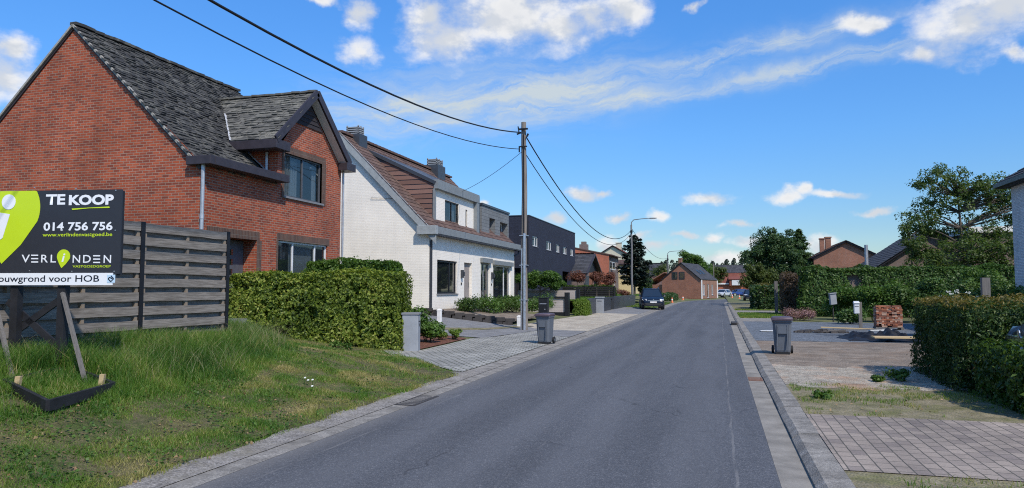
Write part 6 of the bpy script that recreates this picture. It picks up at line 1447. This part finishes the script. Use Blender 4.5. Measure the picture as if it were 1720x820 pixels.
tree('walnut_tree', 'tall spreading broadleaf tree rising left of the grey brick house', 'tree', (14.6, 51, .3), 9.3, [(-.3, 0, 7.6, 2.2, 1.8, 1.9), (1.8, 0, 7.0, 1.6, 1.5, 1.9), (-2.2, 0, 5.6, 1.4, 1.3, 1.3), (2.2, 0, 5.0, 1.5, 1.4, 1.2), (-.2, 0, 5.2, 2.3, 1.5, 1.0), (3.3, 0, 6.6, 1.4, 1.3, 1.9)], 'walnut', 185, 95, .46, .15, .2, droop=.6)
tree('small_tree', 'low bushy tree under the crown of the tall spreading one', 'tree', (14.2, 49.0, .3), 4.6, [(-1.6, 0, 3.4, 1.6, 1.2, 1.1), (.6, 0, 3.6, 1.9, 1.2, 1.2), (2.6, 0, 3.4, 1.4, 1.2, 1.3)], 'walnut', 70, 150, .55, .14, .12)
tree('small_tree', 'thin green tree just left of the tall spreading one', 'tree', (11.6, 50.0, .3), 6.0, [(0, 0, 5.0, .75, .7, .8), (.4, 0, 3.9, .8, .8, .7)], 'walnut', 22, 100, .35, .14, .09)
def far_wood():
    o = thing('wood', 'far off dark line of conifer wood behind the last houses', 'wood', (6, 300, .4)); o['kind'] = 'stuff'; P, N = [], []; tb = MB()
    for i in range(96):
        x = -62 + i * 1.4 + random.uniform(-.8, .8); y = 300 + random.uniform(-12, 12); h = 10.5 + 4.2 * vnoise(np.array([[x * .16, 0.5, 0]]), 9)[0] + random.uniform(-.8, .8); r = random.uniform(2.0, 3.4)
        m = 420; t = rng.random(m); a = rng.random(m) * 6.283; rr = r * (1 - t) ** .45 * np.sqrt(rng.random(m)) + .1; P.append(np.c_[x + rr * np.cos(a), y + rr * np.sin(a), .4 + h * (.1 + .9 * t)]); N.append(np.c_[np.cos(a), np.sin(a), np.full(m, .5)])
        tb.tube([(x, y, 0), (x, y, h * .9)], [.25, .05], 4)
    finish('crowns', leaf_mesh('crowns', np.concatenate(P), np.concatenate(N), .75), M['far_leaf'], o); tb.build('trunks', M['bark'], o)
far_wood()

# ================================================================== GRASS
def blades(name, label, XY, H, width, rnd, mat='blade', segs=2, lean=.45, zf=ground):
    n = len(XY); z = np.array([zf(x, y) for x, y in XY]); a = rng.random(n) * 6.283; la = rng.random(n) * 6.283 ; L = lean * H * rng.random(n) ** .7 * 1.3
    B = np.c_[XY, z]; side = np.c_[np.cos(a), np.sin(a), np.zeros(n)] * (width / 2)[:, None]; dirn = np.c_[np.cos(la), np.sin(la), np.zeros(n)]
    rows = []
    for k in range(segs + 1):
        t = k / segs; w = (1 - t * .85); c = B + dirn * (L * t * t)[:, None] + np.c_[np.zeros(n), np.zeros(n), H * t * (1 - .18 * t)]; rows += [c - side * w, c + side * w]
    V = np.stack(rows, 1).reshape(-1, 3); k2 = 2 * (segs + 1); F = []
    for s in range(segs): F.append(np.arange(n)[:, None] * k2 + np.array([2 * s, 2 * s + 1, 2 * s + 3, 2 * s + 2]))
    F = np.stack(F, 1).reshape(-1, 4); o = finish(name, np_mesh(name, V, F, np.repeat(rnd, segs)), M[mat]); return tag(o, label, 'grass', None, 'stuff')
TX = ([-2, 5.2, 7, 9, 11.3, 12.8, 13.8, 15.2, 17.4], [-6.9, -6.85, -6.85, -6.75, -7.4, -8.1, -9.0, -10.3, -11.5])
def lawn_grass():
    def pts(n, x0, x1, y0, y1): return np.c_[rng.uniform(x0, x1, n), rng.uniform(y0, y1, n)]
    A = np.concatenate([pts(90000, -10.0, -4.98, 3.2, 7.5), pts(90000, -10.5, -4.98, 7.5, 12), pts(60000, -13, -5.0, 12, 17.4)])
    edge = np.interp(A[:, 1], [-2, 13.7, 15.9, 17.4], [-5.0, -5.0, -7.3, -8.0]); A = A[A[:, 0] < edge - .12 * rng.random(len(A))]
    P3 = np.c_[A, np.zeros(len(A))]; bare = vnoise(P3 * 1.9, 21) * .6 + vnoise(P3 * 5.5, 22) * .4; dist = np.interp(A[:, 1], TX[0], TX[1]) - A[:, 0]
    rim = np.clip((-4.95 - A[:, 0]) / .9, 0, 1); dryband = np.clip(1 - np.abs(A[:, 1] - 16.2) / 1.6, 0, 1) * (A[:, 0] > -11)
    keep = rng.random(len(A)) < np.clip((bare - .34 + .25 * rim - .22 * dryband) * 4.0, .05, 1); tall = dist > 0
    A, P3, dist, bare, dryband, keep2 = A[keep], P3[keep], dist[keep], bare[keep], dryband[keep], tall[keep]
    n = len(A); tuft = vnoise(P3 * 3.0, 5); H = .028 + .06 * tuft ** 2 + .04 * rng.random(n) * tuft; t = np.clip(dist / 1.0, 0, 1) * np.clip((A[:, 1] - 4.3) / 1.6, .15, 1); t = t * (0.55 + .9 * vnoise(P3 * 1.3, 8)); H = H + t * (.07 + .34 * rng.random(n) ** 1.4)
    inb = (A[:, 0] < -6.9) & (A[:, 0] > -8.5) & (A[:, 1] > 6.2) & (A[:, 1] < 7.6); H[inb] = np.minimum(H[inb], .07 + .16 * rng.random(inb.sum())); fr = (A[:, 0] > -7.9) & (A[:, 1] > 5.2) & (A[:, 1] < 6.9); H[fr] = np.minimum(H[fr], .05 + .07 * rng.random(fr.sum()))
    w = np.where(H > .18, .0065, .0075) * (1 + .06 * A[:, 1])
    r = np.clip(.08 + .72 * (vnoise(P3 * 1.1, 31) * .6 + vnoise(P3 * 4, 33) * .4 - .16) + .30 * (rng.random(n) - .35) + .4 * dryband * rng.random(n) - .14 * np.clip(dist, 0, 1) + np.where(dist < 0, .42 * np.clip(vnoise(P3 * 1.6, 37) * 2.4 - 1.0, 0, 1) + .11, 0), 0, 1)
    dry = rng.random(n) < .09; r[dry] = rng.uniform(.84, 1, dry.sum())
    blades('grass', 'patchy mown lawn grass running into tall meadow grass', A, H, w, r)
    S_ = pts(5200, -10.5, -6.6, 5.5, 14); d = np.interp(S_[:, 1], TX[0], TX[1]) - S_[:, 0]; q = vnoise(np.c_[S_ * 1.1, np.zeros(len(S_))], 41); S_ = S_[(d > .35) & (q + .35 * rng.random(len(q)) > .5)]
    inb = (S_[:, 0] < -6.8) & (S_[:, 0] > -8.6) & (S_[:, 1] > 6) & (S_[:, 1] < 7.7); S_ = S_[~inb]; n = len(S_)
    blades('meadow_grass', 'pale seed stalks nodding above the tall grass by the fence', S_, .30 + .30 * rng.random(n), np.full(n, .007), rng.random(n), 'seed', 3, .75)
    # clover, plantain and dead leaves among the blades
    C = np.concatenate([pts(9000, -9.5, -5.05, 3.2, 9), pts(7000, -11, -5.1, 9, 16.8)]); e = np.interp(C[:, 1], [-2, 13.7, 15.9, 17.4], [-5.05, -5.05, -7.4, -8.1]); C = C[C[:, 0] < e]
    q = vnoise(np.c_[C * 2.2, np.zeros(len(C))], 61) * .6 + vnoise(np.c_[C * 6, np.zeros(len(C))], 62) * .4; C = C[q > .47]; zz = np.array([ground(x, y) for x, y in C]) + .03 + .05 * rng.random(len(C))
    tag(finish('ground_cover', leaf_mesh('ground_cover', np.c_[C, zz], np.tile([0, 0, 1.0], (len(C), 1)), .032, aspect=.8), M['shrub_green']), 'low clover and plantain leaves scattered through the lawn', 'weeds', None, 'stuff')
    D = np.concatenate([pts(700, -9, -5.0, 3.2, 9), pts(400, -10, -5.0, 9, 16), pts(160, 1.1, 5, 10.4, 14)]); e = np.interp(D[:, 1], [-2, 13.7, 15.9, 17.4], [-4.95, -4.95, -7.4, -8.1]); D = D[(D[:, 0] < e) | (D[:, 0] > 0)]; zz = np.array([ground(x, y) for x, y in D]) + .03
    tag(finish('fallen_leaves', leaf_mesh('fallen_leaves', np.c_[D, zz], np.tile([0, 0, 1.0], (len(D), 1)), .036, aspect=.7), M['litter']), 'dry brown leaves lying on the lawn and verges', 'leaves', None, 'stuff')
    # right verges: sparse short grass
    B = np.concatenate([pts(13000, 1.12, 5, 10.4, 13.6), pts(9000, 1.12, 6, 3.5, 7.25), pts(9000, 1.1, 4.6, 41.5, 49), pts(3000, 1.1, 4.2, 55, 57)]); q = vnoise(np.c_[B * 1.7, np.zeros(len(B))], 51) * .6 + vnoise(np.c_[B * 5, np.zeros(len(B))], 52) * .4
    far = B[:, 1] > 30; B = B[(q > .5) | far]; n = len(B); far = B[:, 1] > 30
    blades('grass', 'thin dry grass on the bare verge right of the kerb', B, np.where(far, .12, .03 + .05 * rng.random(n)), np.where(far, .05, .009), np.clip(.35 + .65 * rng.random(n), 0, 1) * np.where(far, .75, 1))
    # raised lawns far left
    C = np.concatenate([pts(16000, -15, -8.02, 44.7, 64), pts(9000, -12, -5.2, 62, 84)]); rz = lambda x, y: (1.02 + .0033 * (y - 8) - .1) if x < -7.95 else ground(x, y)
    blades('grass', 'short green grass on the raised lawns behind the black wall', C, .08 + .08 * rng.random(len(C)), np.full(len(C), .05), .65 * rng.random(len(C)), zf=rz)
    fl = thing('daisies', 'few white flowers standing in the mown lawn', 'flowers', gp(-6.2, 9.9)); f = MB()
    for k in range(4):
        x, y = -6.2 + random.uniform(-.18, .18), 9.9 + random.uniform(-.2, .25); z = ground(x, y); h = random.uniform(.08, .16); f.tube([(x, y, z), (x, y, z + h)], .004, 4)
    f.build('stems', M['shrub_green'], fl); g = MB()
    for (vx, vy, vz) in f.v[4::8]: g.obox((vx, vy, vz + .01), (.013, 0, 0), (0, .013, .004), (0, 0, .006))
    g.build('petals', M['petal_white'], fl)
lawn_grass()
